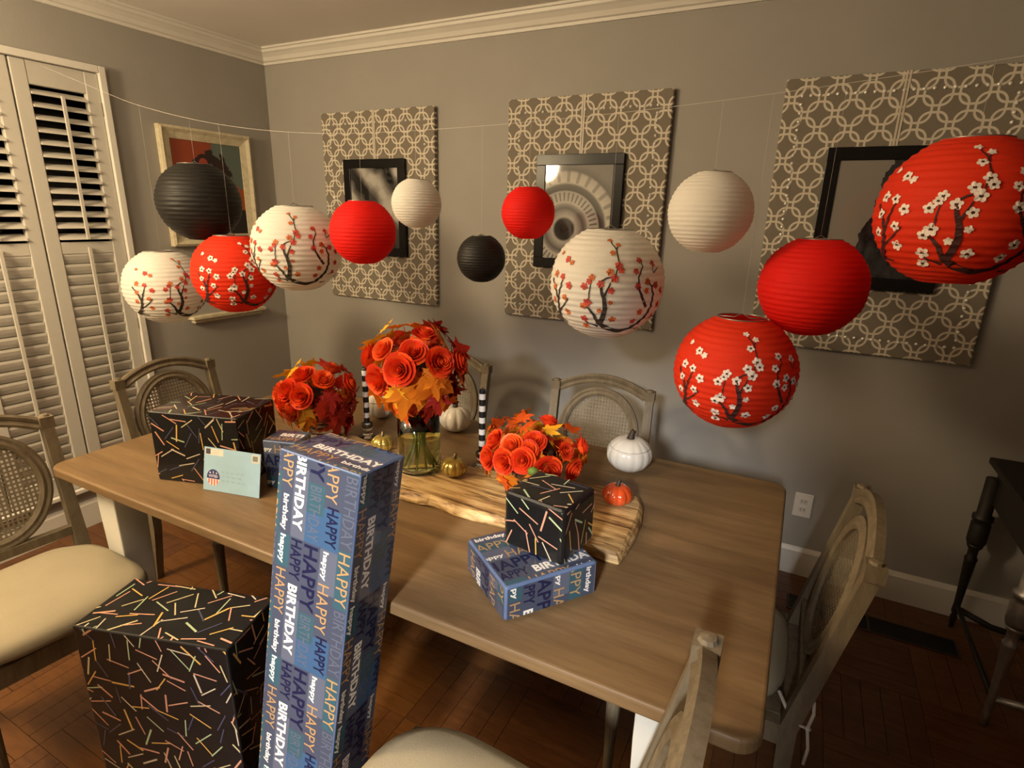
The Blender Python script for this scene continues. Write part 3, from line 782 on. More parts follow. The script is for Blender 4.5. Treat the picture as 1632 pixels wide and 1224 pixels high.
# lower + upper gift on the right of the table
f = Vector((2.592, -1.775, TH + 0.0005)); ul = Vector((0.129, 0.178, 0)).normalized(); vl = Vector((-ul.y, ul.x, 0))
gift('flat blue wrapped gift on the right of the table under a black gift', f, ul, vl, UP, 0.226, 0.200, 0.084, 'down', 5, GBL, 0.006, 0.010)
u, v = rotv(-8)
gift('black wrapped gift with candle sticks resting on the flat blue gift', (2.512, -1.636, TH + 0.0858), u, v, UP, 0.156, 0.140, 0.133, 'sticks', 6, GB, 0.006, 0.011)

# ------------------------------------------------------------------ envelope
B0 = Vector((1.545, -1.702, TH + 0.001)); eu = Vector((0.189, 0.042, 0)).normalized(); back_ = Vector((-eu.y, eu.x, 0)); lean = math.radians(12)
ev = (UP * math.cos(lean) + back_ * math.sin(lean)); en = eu.cross(ev)      # en faces the camera side
X = Matrix.Identity(4)
for i in range(3): X[i][0] = eu[i]; X[i][1] = -en[i]; X[i][2] = ev[i]; X[i][3] = B0[i]
t = obj('envelope', None); t.matrix_world = X; t.empty_display_size = 0.03
tag(t, 'light blue addressed envelope with voting sticker leaning on the black gift', 'envelope')
EW, EH = 0.192, 0.128
obj('envelope_body', boxmesh('envelope_body', (0, -0.0005, 0), (EW, 0.0015, EH), base('envelope_blue', (0.34, 0.53, 0.68), 0.6, var=0.04)), t)
def flat(name, pts, col, lvl, parent):
    b = MB(); b.tint = col; b.add([(x, -0.0005 - 0.0002 * lvl, z) for x, z in pts], [tuple(range(len(pts)))]); return obj(name, b.mesh(name, vcol_mat('print_matte', 0.6)), parent)
def rect(x0, z0, x1, z1): return [(x0, z0), (x1, z0), (x1, z1), (x0, z1)]
lb = flat('address_label', rect(0.004, EH - 0.022, 0.066, EH - 0.003), (0.74, 0.70, 0.62), 1, t)
flat('label_picture', rect(0.006, EH - 0.020, 0.022, EH - 0.004), (0.06, 0.05, 0.07), 2, lb)
for k in range(3): flat('label_line', rect(0.026, EH - 0.008 - 0.005 * k, 0.056 - 0.004 * k, EH - 0.0072 - 0.005 * k), (0.35, 0.33, 0.30), 2, lb)
st = flat('postage_stamp', rect(EW - 0.030, EH - 0.028, EW - 0.004, EH - 0.004), (0.62, 0.60, 0.50), 1, t)
flat('stamp_picture', rect(EW - 0.026, EH - 0.023, EW - 0.009, EH - 0.008), (0.20, 0.21, 0.18), 2, st)
# round sticker
sx_, sz_, sr = 0.034, 0.040, 0.022
disc = [(sx_ + sr * math.cos(2 * PI * k / 40), sz_ + 1.1 * sr * math.sin(2 * PI * k / 40)) for k in range(40)]
sk = flat('sticker', disc, (0.80, 0.76, 0.74), 1, t); sk['label'] = 'round voting sticker, navy over red and white stripes'
flat('sticker_top', [p for p in disc if p[1] >= sz_ - 0.004], (0.03, 0.03, 0.16), 2, sk)
for k in range(4):
    xa = sx_ - 0.0165 + k * 0.0095; xb = xa + 0.0045
    def zl(x): return sz_ - 1.1 * math.sqrt(max(0, sr * sr - (x - sx_) ** 2)) + 0.0005
    flat('sticker_stripe', [(xa, zl(xa)), (xb, zl(xb)), (xb, sz_ - 0.0045), (xa, sz_ - 0.0045)], (0.62, 0.10, 0.08), 2, sk)
def flat_text(name, s, x, z, ln, ht, col, lvl, parent, bold=0.0):
    p = Print2D(); p.text(s, x, z, ln, ht, col, 0, bold, 0); b = MB()
    for q in p.v: b.v.append(Vector((q[0], -0.0005 - 0.0002 * lvl, q[1])))
    for f_ in p.f: b.f.append(f_); b.mi.append(0); b.c.append(col)
    return obj(name, b.mesh(name, vcol_mat('print_matte', 0.6)), parent)
flat_text('sticker_lettering', 'I', sx_ - 0.001, sz_ + 0.011, 0.0022, 0.008, (0.8, 0.78, 0.8), 3, sk, 0.02)
flat_text('sticker_lettering', 'VOTED', sx_ - 0.016, sz_ + 0.0, 0.032, 0.008, (0.8, 0.78, 0.8), 3, sk, 0.02)
for q in (-1, 1):
    flat('sticker_star', [(sx_ + q * 0.011 + (0.0036 if k % 2 == 0 else 0.0016) * math.sin(k * PI / 5), sz_ + 0.0135 + (0.0036 if k % 2 == 0 else 0.0016) * math.cos(k * PI / 5)) for k in range(10)], (0.85, 0.84, 0.86), 3, sk)
rw = random.Random(11)
b = MB(); b.tint = (0.16, 0.19, 0.20)
for (x0, x1, zz) in ((0.062, 0.138, 0.060), (0.066, 0.118, 0.047), (0.064, 0.136, 0.034)):
    x = x0
    while x < x1:
        ln = rw.uniform(0.008, 0.016); pts = []
        n = int(ln / 0.0012)
        for k in range(n): pts.append((x + ln * k / n, zz + 0.0022 * math.sin(k * 1.9) + rw.uniform(-0.0008, 0.0012)))
        for p0, p1 in zip(pts[:-1], pts[1:]):
            b.add([(p0[0], -0.0007, p0[1] - 0.0004), (p1[0], -0.0007, p1[1] - 0.0004), (p1[0], -0.0007, p1[1] + 0.0004), (p0[0], -0.0007, p0[1] + 0.0004)], [(0, 1, 2, 3)])
        x += ln + 0.005
obj('handwriting', b.mesh('handwriting', vcol_mat('print_matte', 0.6)), t)

# ------------------------------------------------------------------ paper lanterns
RIBS = 21
LAT0, LAT1 = math.radians(-70), math.radians(67)
def surf(lon, lat, off=0.0):
    f_ = (lat - LAT0) / (LAT1 - LAT0) * RIBS
    r = 1.0 - 0.016 * abs(math.sin(PI * f_)) ** 1.4 + off
    return Vector((r * math.sin(lon) * math.cos(lat), -r * math.cos(lon) * math.cos(lat), r * 0.985 * math.sin(lat)))
def lantern_shell(seed):
    rr = random.Random(seed); ph = [rr.uniform(0, 6.28) for _ in range(6)]
    b = MB(); n = 56; m = RIBS * 4; vs = []; fs = []
    for j in range(m + 1):
        lat = LAT0 + (LAT1 - LAT0) * j / m
        for i in range(n):
            lon = 2 * PI * i / n
            wob = 0.004 * math.sin(3 * lon + ph[0] + 9 * lat) + 0.0035 * math.sin(11 * lon + ph[1] - 30 * lat) * abs(math.sin(PI * j / 4))
            vs.append(surf(lon, lat, wob))
    for j in range(m):
        for i in range(n): fs.append((j * n + i, j * n + (i + 1) % n, (j + 1) * n + (i + 1) % n, (j + 1) * n + i))
    return b.add(vs, fs)
SHELL = {}
def o2l(x, y):
    lat = math.asin(max(-0.95, min(0.95, y / 0.985))); c = math.cos(lat); return (math.asin(max(-0.985, min(0.985, x / c))), lat)
def Zc(px, py): return o2l((px - 375) / 308.0, (378 - py) / 308.0)
BRANCH = [([(335, 548), (352, 562), (395, 592), (450, 604), (505, 592), (548, 560), (585, 520), (606, 470), (612, 410), (600, 365), (575, 330)], [.020, .045, .055, .048, .042, .035, .030, .026, .02, .013, .007]),
          ([(352, 568), (366, 530), (376, 480), (368, 430), (352, 390), (345, 345), (372, 325), (410, 315)], [.045, .042, .036, .030, .022, .014, .010, .006]),
          ([(362, 425), (384, 375), (395, 345)], [.020, .012, .006]), ([(415, 320), (428, 250), (412, 190), (375, 148)], [.007, .008, .007, .005]), ([(412, 190), (418, 168)], [.006, .004]),
          ([(345, 560), (318, 510), (290, 480), (262, 468)], [.030, .022, .014, .008]), ([(345, 580), (300, 565), (262, 545)], [.022, .013, .007]),
          ([(580, 470), (552, 410), (535, 370), (530, 320), (545, 270), (535, 235)], [.026, .020, .014, .010, .008, .005]), ([(600, 365), (632, 350)], [.01, .006]), ([(595, 248), (602, 300), (628, 275)], [.006, .006, .004]),
          ([(290, 440), (292, 390), (302, 330)], [.006, .006, .004]), ([(590, 545), (625, 520)], [.014, .006]), ([(530, 600), (560, 600)], [.02, .005]),
          ([(142, 585), (136, 520), (130, 465), (112, 405), (92, 350)], [.05, .036, .026, .018, .01]), ([(130, 465), (134, 410), (150, 350)], [.02, .014, .007]), ([(138, 520), (165, 480), (185, 440)], [.014, .01, .005]), ([(145, 575), (185, 582)], [.02, .005])]
FLOW = [(375, 148, .5), (418, 168, .5), (395, 205, .7), (428, 262, 1.1), (388, 295, 1), (442, 285, .9), (412, 325, 1.2), (345, 355, 1), (400, 385, .9), (300, 325, .9), (265, 370, 1), (288, 345, .7), (285, 450, 1.3), (265, 470, 1), (275, 540, 1.2), (285, 580, 1),
        (415, 535, 1.1), (400, 445, .5), (347, 490, .5), (550, 495, 1), (520, 545, .9), (525, 237, .8), (515, 290, .8), (595, 255, .9), (575, 340, 1), (530, 362, 1), (620, 360, 1.1), (650, 390, 1), (640, 465, 1.1), (615, 530, 1), (575, 385, .8),
        (115, 325, 1.1), (150, 335, .9), (185, 375, 1.1), (165, 440, .9), (110, 465, 1), (185, 515, 1.1), (172, 248, 1), (108, 392, .9), (195, 262, .6), (140, 220, .4)]
def blossom_print(kind, dlon, reps):
    b = MB(); rr = random.Random(5)
    for rep in reps:
        add = dlon + PI * rep
        b.cur = 0
        for pts, ws in BRANCH:
            # resample branch smoothly
            P = []; Wd = []
            for i in range(len(pts) - 1):
                for k in range(5):
                    s_ = k / 5; P.append((pts[i][0] * (1 - s_) + pts[i + 1][0] * s_, pts[i][1] * (1 - s_) + pts[i + 1][1] * s_)); Wd.append(ws[i] * (1 - s_) + ws[i + 1] * s_)
            P.append(pts[-1]); Wd.append(ws[-1])
            LL = [Zc(*q) for q in P]; vs = []
            for i, (lo, la) in enumerate(LL):
                l0 = LL[max(0, i - 1)]; l1 = LL[min(len(LL) - 1, i + 1)]
                d = Vector(((l1[0] - l0[0]) * math.cos(la), l1[1] - l0[1])); d = d.normalized() if d.length > 1e-6 else Vector((1, 0))
                w_ = Wd[i] * 0.95 + 0.004; nx_, ny_ = -d.y * w_, d.x * w_
                for sg in (1, -1): vs.append(surf(lo + add + sg * nx_ / math.cos(la), la + sg * ny_, 0.010))
            b.add(vs, [(2 * i, 2 * i + 1, 2 * i + 3, 2 * i + 2) for i in range(len(LL) - 1)])
        for (px, py_, s_) in FLOW:
            lo, la = Zc(px, py_); R_ = (0.062 if kind == 'white' else 0.072) * (0.45 + 0.6 * s_); a0 = rr.uniform(0, 6)
            b.cur = 1 if kind == 'red' or rr.random() < 0.62 else 3
            vs = [surf(lo + add, la, 0.0125)]; N = 20
            for k in range(N):
                a_ = a0 + 2 * PI * k / N; r_ = R_ * (0.66 + 0.34 * abs(math.cos(2.5 * (a_ - a0))))
                vs.append(surf(lo + add + r_ * math.cos(a_) / math.cos(la), la + r_ * math.sin(a_), 0.0125))
            b.add(vs, [(0, 1 + k, 1 + (k + 1) % N) for k in range(N)])
            b.cur = 2
            if kind == 'red' and s_ > 0.6 or s_ > 0.95:
                q = R_ * (0.30 if kind == 'red' else 0.2); vs = [surf(lo + add, la, 0.0145)]
                for k in range(8): vs.append(surf(lo + add + q * math.cos(k * PI / 4) / math.cos(la), la + q * math.sin(k * PI / 4), 0.0145))
                b.add(vs, [(0, 1 + k, 1 + (k + 1) % 8) for k in range(8)])
    if kind == 'white': mats = [base('ink_branch', (0.035, 0.025, 0.02), 0.7), base('ink_red', (0.50, 0.055, 0.035), 0.7, var=0.3, vscale=90), base('ink_darkred', (0.22, 0.02, 0.03), 0.7), base('ink_orange', (0.52, 0.13, 0.03), 0.7, var=0.3, vscale=90)]
    else: mats = [base('ink_maroon', (0.045, 0.008, 0.008), 0.7), base('ink_white', (0.78, 0.68, 0.62), 0.7, var=0.08, vscale=60), base('ink_maroon', (0.045, 0.008, 0.008), 0.7), base('ink_white', (0.78, 0.68, 0.62), 0.7)]
    return b.mesh('blossom_print', mats)
M_PW, M_PR, M_PB = paper('paper_white', (0.84, 0.81, 0.75), 0.27), paper('paper_red', (0.84, 0.012, 0.007), 0.27), paper('paper_black', (0.016, 0.0145, 0.013), 0.05, 0.5)
M_PRB = paper('paper_redorange', (0.82, 0.040, 0.010), 0.27)
SHM = {k: lantern_shell(i).mesh('paper_shade', m, True) for i, (k, m) in enumerate((('w', M_PW), ('r', M_PR), ('b', M_PB), ('rb', M_PRB), ('wb', M_PW)))}
M_WIRE = base('wire', (0.30, 0.28, 0.26), 0.35, metal=0.8)
ringm = MB(); _r = math.cos(LAT1) * 1.0
ringm.tube([(_r * math.cos(a_ * PI / 14), _r * math.sin(a_ * PI / 14), 0.985 * math.sin(LAT1)) for a_ in range(29)], 0.012, 6)
ringm.tube([(-_r, 0, 0.985 * math.sin(LAT1)), (-_r * 0.3, 0, 0.985 * math.sin(LAT1)), (0, 0, 0.985 * math.sin(LAT1) + 0.07), (_r * 0.3, 0, 0.985 * math.sin(LAT1)), (_r, 0, 0.985 * math.sin(LAT1))], 0.010, 6)
ringmesh = ringm.mesh('wire_ring', M_WIRE, True)
M_LINE = base('fishing_line', (0.62, 0.58, 0.52), 0.3)
def string_pt(x):
    # sagging garland line from the shutter casing across the room
    if x < 0.57: return Vector((x, -1.19 + 0.035 * x, 1.945 + 0.31 * (0.57 - x)))
    xx = min(x, 4.6)
    return Vector((xx, -1.19 + 0.035 * xx, 1.795 + 0.150 * ((xx - 1.75) / 1.18) ** 2 * (1 if xx < 1.75 else 0.32)))
GP = 'paper lanterns hanging on the line'
LANT = [('b', (0.914, -1.158, 1.576), 0.150, 'black paper lantern hanging in front of the abstract painting', 0),
        ('wb', (0.637, -1.168, 1.235), 0.158, 'white blossom paper lantern farthest left, beside the shutters', 0.35),
        ('rb', (1.066, -1.153, 1.317), 0.155, 'red blossom paper lantern between two white blossom lanterns', 0.25),
        ('wb', (1.399, -1.141, 1.427), 0.157, 'white blossom paper lantern hanging left of the plain red lantern at the first panel', -0.2),
        ('r', (1.698, -1.131, 1.492), 0.109, 'plain red paper lantern in front of the corner-side panel', 0),
        ('w', (1.913, -1.123, 1.586), 0.078, 'small plain white paper lantern overlapping the corner-side panel', 0),
        ('b', (2.144, -1.115, 1.430), 0.074, 'small black paper lantern hanging between two fabric panels', 0),
        ('r', (2.295, -1.110, 1.566), 0.077, 'small plain red paper lantern in front of the dome picture', 0),
        ('wb', (2.540, -1.101, 1.386), 0.157, 'white blossom paper lantern below the dome picture', 0.0),
        ('w', (2.792, -1.092, 1.578), 0.1036, 'plain white paper lantern between the middle and right panels', 0),
        ('r', (3.047, -1.000, 1.405), 0.1280, 'plain red paper lantern in front of the right panel', 0),
        ('rb', (2.901, -1.095, 1.185), 0.1535, 'lowest red blossom paper lantern, below the plain red one', 0.15),
        ('rb', (3.300, -1.074, 1.589), 0.1585, 'red blossom paper lantern at the right edge of the view', 0.05)]
TILT = random.Random(21)
for k, (kind, P, R_, lab, dl) in enumerate(LANT):
    yawc = math.atan2(CP.x - P[0], -(CP.y - P[1]))     # printed front of the lantern turned towards the room
    t = thing('paper_lantern', lab, 'lantern', P, yawc, GP)
    X = Matrix.Scale(R_, 4)
    obj('paper_shade', SHM[kind], t, X=X); obj('wire_ring', ringmesh, t, X=X)
    if kind in ('rb', 'wb'): [obj('blossom_print', blossom_print('red' if kind == 'rb' else 'white', dl, (q,)), t, X=X) for q in (0, 1)]
    sp_ = string_pt(P[0]); top = Vector((0, 0, R_ * (0.985 * math.sin(LAT1) + 0.07)))
    Rm = Matrix.Rotation(-yawc, 4, 'Z'); e = Rm @ (sp_ - Vector(P))
    obj('hanging_thread', MB().tube([top, e], 0.00022, 4).mesh('hanging_thread', M_LINE), t)
o = obj('garland_string', MB().tube([string_pt(0.035 + 4.55 * i / 80) for i in range(81)], 0.00055, 5).mesh('garland_string', M_LINE))
tag(o, 'thin clear line strung from the window frame across the room, holding the lanterns', 'string')

# ------------------------------------------------------------------ pumpkins
def pumpkin_prof(sq, n=14, lo=-90, hi=90):
    out = []
    for i in range(n + 1):
        a_ = math.radians(lo + (hi - lo) * i / n)
        r = math.cos(a_); z = math.sin(a_) * sq
        if a_ > 0.9: z -= 0.16 * ((a_ - 0.9) / 0.67) ** 2 * sq
        out.append((max(r, 0.0), z + sq))
    return out
def pumpkin(name, label, cat, loc, R_, sq, ribs, mat, stemmat, group=None, lid=False, deg=0.13, rz=0.0, stem_h=0.45, tilt=0.0):
    t = thing(name, label, cat, loc, rz, group)
    mod = lambda a_, r, z: 1 - deg * (1 - abs(math.sin(a_ * ribs / 2)) ** 0.55)
    def build(nm, lo, hi):
        b = MB(); pr = pumpkin_prof(sq, 16, lo, hi); b.lathe([(r * R_, z * R_) for r, z in pr], 96, None, mod); return obj(nm, b.mesh(nm, mat, True), t)
    if lid:
        build('body', -88, 25); l = build('lid', 26.5, 89)
        b = MB(); zt = 2 * sq * R_ * 0.985 + 0.001
        za = 25 ; r0 = math.cos(math.radians(25)) * R_ * 0.94; z0 = (math.sin(math.radians(25.7)) * sq + sq * 0.985) * R_
        b.lathe([(r0 * 0.9, z0 - 0.002), (r0, z0 - 0.001), (r0, z0 + 0.001), (r0 * 0.9, z0 + 0.002)], 48)
        obj('lid_seam', b.mesh('lid_seam', base('seam_brown', (0.20, 0.14, 0.09), 0.7)), t)
        par = l
    else: par = build('body', -88, 89); 
    zt = (1.985 * sq - 0.16 * sq) * R_ * 0.985
    b = MB(); h = R_ * stem_h
    b.tube([(0, 0, zt - 0.1 * R_), (0.01 * R_, 0, zt + h * 0.35), (0.07 * R_, 0.03 * R_, zt + h * 0.8), (0.14 * R_, 0.05 * R_, zt + h)], [0.24 * R_, 0.15 * R_, 0.12 * R_, 0.12 * R_], 10)
    obj('stem', b.mesh('stem', stemmat, True), par if par is not None else t)
    return t
M_CER = base('white_ceramic', (0.70, 0.66, 0.58), 0.3, var=0.05, vscale=20)
M_STEM = base('pumpkin_stem', (0.035, 0.022, 0.012), 0.6, var=0.3, vscale=60)
M_GOLD = base('gold_glass', (0.40, 0.28, 0.055), 0.16, metal=0.55, var=0.15, vscale=30, coat=0.6)
M_GSTEM = base('gold_stem', (0.16, 0.11, 0.04), 0.35, metal=0.6)
M_ORPUMP = base('orange_glass', (0.62, 0.075, 0.015), 0.14, var=0.15, vscale=40, coat=0.7)
pumpkin('lidded_pumpkin', 'white ceramic pumpkin dish with lid and dark stem, right of the low bouquet', 'pumpkin', (2.604, -0.930, TH + 0.0008), 0.074, 0.80, 14, M_CER, M_STEM, 'white pumpkins', lid=True, deg=0.05, rz=0.3)
pumpkin('pumpkin', 'white pumpkin behind the tall vase on its right side', 'pumpkin', (1.925, -0.925, TH + 0.0008), 0.062, 0.82, 9, M_CER, M_STEM, 'white pumpkins', rz=0.5)
pumpkin('lidded_pumpkin', 'white pumpkin with a lid line behind the tall vase on its left side', 'pumpkin', (1.585, -0.955, TH + 0.0008), 0.060, 0.84, 9, M_CER, M_STEM, 'white pumpkins', lid=True, deg=0.11, rz=0.1)
pumpkin('gold_pumpkin', 'small shiny gold pumpkin on the board right of the tall vase', 'pumpkin', (2.168, -1.306, BZ + 0.0005), 0.041, 0.74, 10, M_GOLD, M_GSTEM, 'gold pumpkins', rz=0.4)
pumpkin('gold_pumpkin', 'small shiny gold pumpkin on the board left of the tall vase', 'pumpkin', (1.862, -1.272, BZ + 0.0005), 0.038, 0.78, 10, M_GOLD, M_GSTEM, 'gold pumpkins', rz=1.0)
pumpkin('orange_pumpkin', 'small glossy orange pumpkin at the right end of the board', 'pumpkin', (2.655, -1.228, BZ + 0.0005), 0.043, 0.70, 9, M_ORPUMP, M_STEM, None, rz=0.2)

# ------------------------------------------------------------------ candles + holders
def stripes():
    m = bpy.data.materials.new('striped_wax'); m.use_nodes = True; t_ = NT(m.node_tree); b = t_.n['Principled BSDF']
    sp = t_.new('ShaderNodeSeparateXYZ'); t_.l.new(t_.coord((1, 1, 1)), sp.inputs[0])
    f_ = t_.m('GREATER_THAN', t_.m('MODULO', t_.m('ADD', sp.outputs[2], 1.0), 0.040), 0.019)
    t_.l.new(t_.mix(f_, (0.72, 0.68, 0.62, 1), (0.010, 0.009, 0.009, 1)), b.inputs['Base Color']); b.inputs['Roughness'].default_value = 0.4
    return m
M_CAN = stripes(); M_GLASS = glass('clear_glass')
for lab, (x, y), z1, bz in (('black and white striped candle left of the tall bouquet', (1.676, -1.135), 1.022, TH + 0.0003), ('black and white striped candle between the tall and low bouquets', (2.173, -1.149), 1.028, TH + 0.0003)):
    side = 'left' if x < 2 else 'right'
    b = MB(); z0 = bz + 0.034
    b.lathe([(0.0105, 0), (0.0105, z1 - z0 - 0.004), (0.008, z1 - z0), (0.0, z1 - z0)], 20)
    t = thing('taper_candle', lab, 'candle', (x, y, z0), 0, 'striped candles'); obj('wax', b.mesh('wax', M_CAN, False), t)
    obj('wick', MB().tube([(0, 0, z1 - z0), (0.0008, 0, z1 - z0 + 0.008)], 0.0009, 6).mesh('wick', M_BLACK), t)
    h = MB().lathe([(0.030, 0), (0.031, 0.003), (0.018, 0.008), (0.012, 0.016), (0.015, 0.026), (0.019, 0.034), (0.021, 0.050), (0.0185, 0.050), (0.0150, 0.036), (0.0112, 0.0335), (0.0, 0.0335)], 28)
    o = obj('candle_holder', h.mesh('candle_holder', M_GLASS, True), None, (x, y, bz)); tag(o, 'small clear glass candle holder under the %s striped candle' % side, 'candle holder', 'glass candle holders')

# ------------------------------------------------------------------ flowers
def rose_mesh(cols, seed):
    rr = random.Random(seed); b = MB()
    layers = [(2, 0.14, 0.84, 1.5, 0.0), (3, 0.27, 0.86, 1.25, 0.05), (3, 0.42, 0.84, 1.2, 0.10), (4, 0.58, 0.78, 1.0, 0.14), (5, 0.78, 0.64, 0.82, 0.20), (6, 0.98, 0.44, 0.70, 0.26)]
    for li, (n, a_, h, hw, curl) in enumerate(layers):
        for k in range(n):
            b.cur = min(len(cols) - 1, (li + rr.randrange(2)) % len(cols)); ph = 2 * PI * k / n + li * 0.7 + rr.uniform(-0.15, 0.15); vs = []; NS, NTt = 5, 5
            aa = a_ * rr.uniform(0.93, 1.07)
            for i in range(NTt):
                t_ = i / (NTt - 1)
                for j in range(NS):
                    s_ = -1 + 2 * j / (NS - 1)
                    r = aa * (0.25 + 0.75 * t_ ** 0.75) * (1 - 0.05 * s_ * s_) + curl * 0.35 * max(0, t_ - 0.7) / 0.3
                    z = -0.25 + (h + 0.25) * t_ - curl * 0.35 * (max(0, t_ - 0.7) / 0.3) ** 2 - 0.12 * s_ * s_ * t_
                    fi = ph + s_ * hw * math.sin(0.35 + 1.25 * t_)
                    vs.append((r * math.cos(fi), r * math.sin(fi), z))
            b.add(vs, [(i * NS + j, i * NS + j + 1, (i + 1) * NS + j + 1, (i + 1) * NS + j) for i in range(NTt - 1) for j in range(NS - 1)])
    b.cur = 0; b.lathe([(0.10, -0.2), (0.2, 0.1), (0.10, 0.45), (0.0, 0.5)], 10)
    return b.mesh('rose', cols, True)
def leaf_mesh(mat, seed):
    rr = random.Random(seed); b = MB()
    lob = [(-0.25, 0.30), (0.05, 0.62), (0.22, 0.48), (0.42, 0.60), (0.62, 0.94), (0.78, 0.74), (0.95, 0.58), (1.12, 0.72), (1.30, 0.80), (1.40, 0.98), (1.57, 1.18)]
    half = [(a_, r * rr.uniform(0.92, 1.08)) for a_, r in lob]
    pts = []
    for a_, r in half: pts.append((r * math.cos(a_ + 0.0), r * math.sin(a_)))
    for a_, r in reversed(half[:-1]): pts.append((-r * math.cos(a_), r * math.sin(a_)))
    pts += [(-0.35, -0.28), (0.0, -0.12), (0.35, -0.28)]
    vs = [(0, 0.2, 0.06)]
    cl = rr.uniform(0.15, 0.5)
    for x, y in pts: vs.append((x, y, cl * (0.25 - 0.55 * (x * x) - 0.5 * max(0, y - 0.3) ** 2) + rr.uniform(-0.07, 0.07)))
    n = len(pts)
    b.add(vs, [(0, 1 + k, 1 + (k + 1) % n) for k in range(n)])
    b.tube([(0, -0.1, 0.02), (0.02, -0.35, -0.03), (0.0, -0.6, -0.1)], 0.02, 5)
    return b.mesh('leaf', mat, True)
def petal_mat(name, col): return paper(name, col, 0.18, 0.5)
PT = [petal_mat('petal_a', (0.80, 0.085, 0.012)), petal_mat('petal_b', (0.72, 0.045, 0.010)), petal_mat('petal_c', (0.86, 0.15, 0.03))]
RM = [rose_mesh([PT[0], PT[1]], 1), rose_mesh([PT[1], PT[0]], 2), rose_mesh([PT[2], PT[0]], 3)]
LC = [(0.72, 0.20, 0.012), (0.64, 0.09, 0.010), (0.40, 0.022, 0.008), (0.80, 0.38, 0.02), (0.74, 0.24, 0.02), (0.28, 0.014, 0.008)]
LM = [leaf_mesh(petal_mat('autumn_%d' % i, c), i) for i, c in enumerate(LC)]
M_GLEAF = petal_mat('green_petal', (0.13, 0.20, 0.03)); M_STEMG = base('green_stem', (0.17, 0.21, 0.04), 0.5, var=0.3, vscale=40)
CRt = Vector((0.888, 0.459, 0)); TOW = Vector((0.459, -0.888, 0))      # across the room / towards the viewer side
def orient(n, roll=0.0):
    return n.to_track_quat('Z', 'Y').to_matrix().to_4x4() @ Matrix.Rotation(roll, 4, 'Z')
def bouquet(label, loc, center, rad, roses, nleaf, seed, squash, palette, low=-0.6, rsize=0.04, lsize=0.05, stems=True, droop=0.0, neck=0.04):
    """loc: foot of stems; center: flower-ball centre offset from loc"""
    rr = random.Random(seed); t = thing('flower_arrangement', label, 'flowers', loc, 0, 'orange flower arrangements')
    c = Vector(center)
    for (a_, b_, d_, s_) in roses:
        n = (CRt * a_ + UP * b_ + TOW * d_).normalized()
        p = c + Vector((n.x * rad.x, n.y * rad.x, n.z * rad.y)) * 0.86
        obj('rose', RM[rr.randrange(3)], t, X=Matrix.Translation(p) @ orient(n, rr.uniform(0, 6)) @ Matrix.Scale(rsize * s_, 4))
    rdirs = [(CRt * a_ + UP * b_ + TOW * d_).normalized() for (a_, b_, d_, s_) in roses]
    for k in range(nleaf):
        for _try in range(30):
            a_ = rr.uniform(0, 2 * PI); z = rr.uniform(low, 0.98); q = math.sqrt(max(0, 1 - z * z)); n = Vector((q * math.cos(a_), q * math.sin(a_), z))
            if k % 3 == 0 or max(n.dot(e) for e in rdirs) < 0.90: break
        p = c + Vector((n.x * rad.x, n.y * rad.x, n.z * rad.y)) * (rr.uniform(0.80, 1.05) if k % 3 else rr.uniform(0.55, 0.8))
        nn = (n + Vector((rr.uniform(-.5, .5), rr.uniform(-.5, .5), rr.uniform(-.3, .5)))).normalized()
        # leaf tip points outwards and downwards
        tip = (n * 0.8 + Vector((0, 0, -0.9 - droop if z < 0.35 else 0.2))); tip = (tip - nn * tip.dot(nn)).normalized(); xa = tip.cross(nn)
        X = Matrix.Identity(4)
        for i in range(3): X[i][0] = xa[i]; X[i][1] = tip[i]; X[i][2] = nn[i]; X[i][3] = p[i]
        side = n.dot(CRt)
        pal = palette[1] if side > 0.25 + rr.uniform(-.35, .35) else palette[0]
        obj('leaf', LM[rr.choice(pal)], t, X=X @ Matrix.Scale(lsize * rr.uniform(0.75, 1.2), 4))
    if stems:
        for k in range(9):
            a_ = 2 * PI * k / 9; b = MB(); r0 = neck * 0.75
            b.tube([(-r0 * math.cos(a_ + 0.6), -r0 * math.sin(a_ + 0.6), 0.006), (0.3 * r0 * math.cos(a_), 0.3 * r0 * math.sin(a_), c.z * 0.45), (r0 * 0.9 * math.cos(a_), r0 * 0.9 * math.sin(a_), c.z * 0.72), (c.x + rad.x * .5 * math.cos(a_), c.y + rad.x * .5 * math.sin(a_), c.z)], 0.0028, 6)
            obj('stem', b.mesh('stem', M_STEMG, True), t)
    # dark foliage core
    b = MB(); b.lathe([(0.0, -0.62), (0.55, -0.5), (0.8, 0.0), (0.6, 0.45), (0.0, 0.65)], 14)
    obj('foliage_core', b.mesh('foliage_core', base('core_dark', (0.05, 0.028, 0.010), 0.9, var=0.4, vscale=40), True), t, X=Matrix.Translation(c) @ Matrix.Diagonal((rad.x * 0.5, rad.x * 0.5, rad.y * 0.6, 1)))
    return t
V2 = lambda a_, b_: Vector((a_, b_))
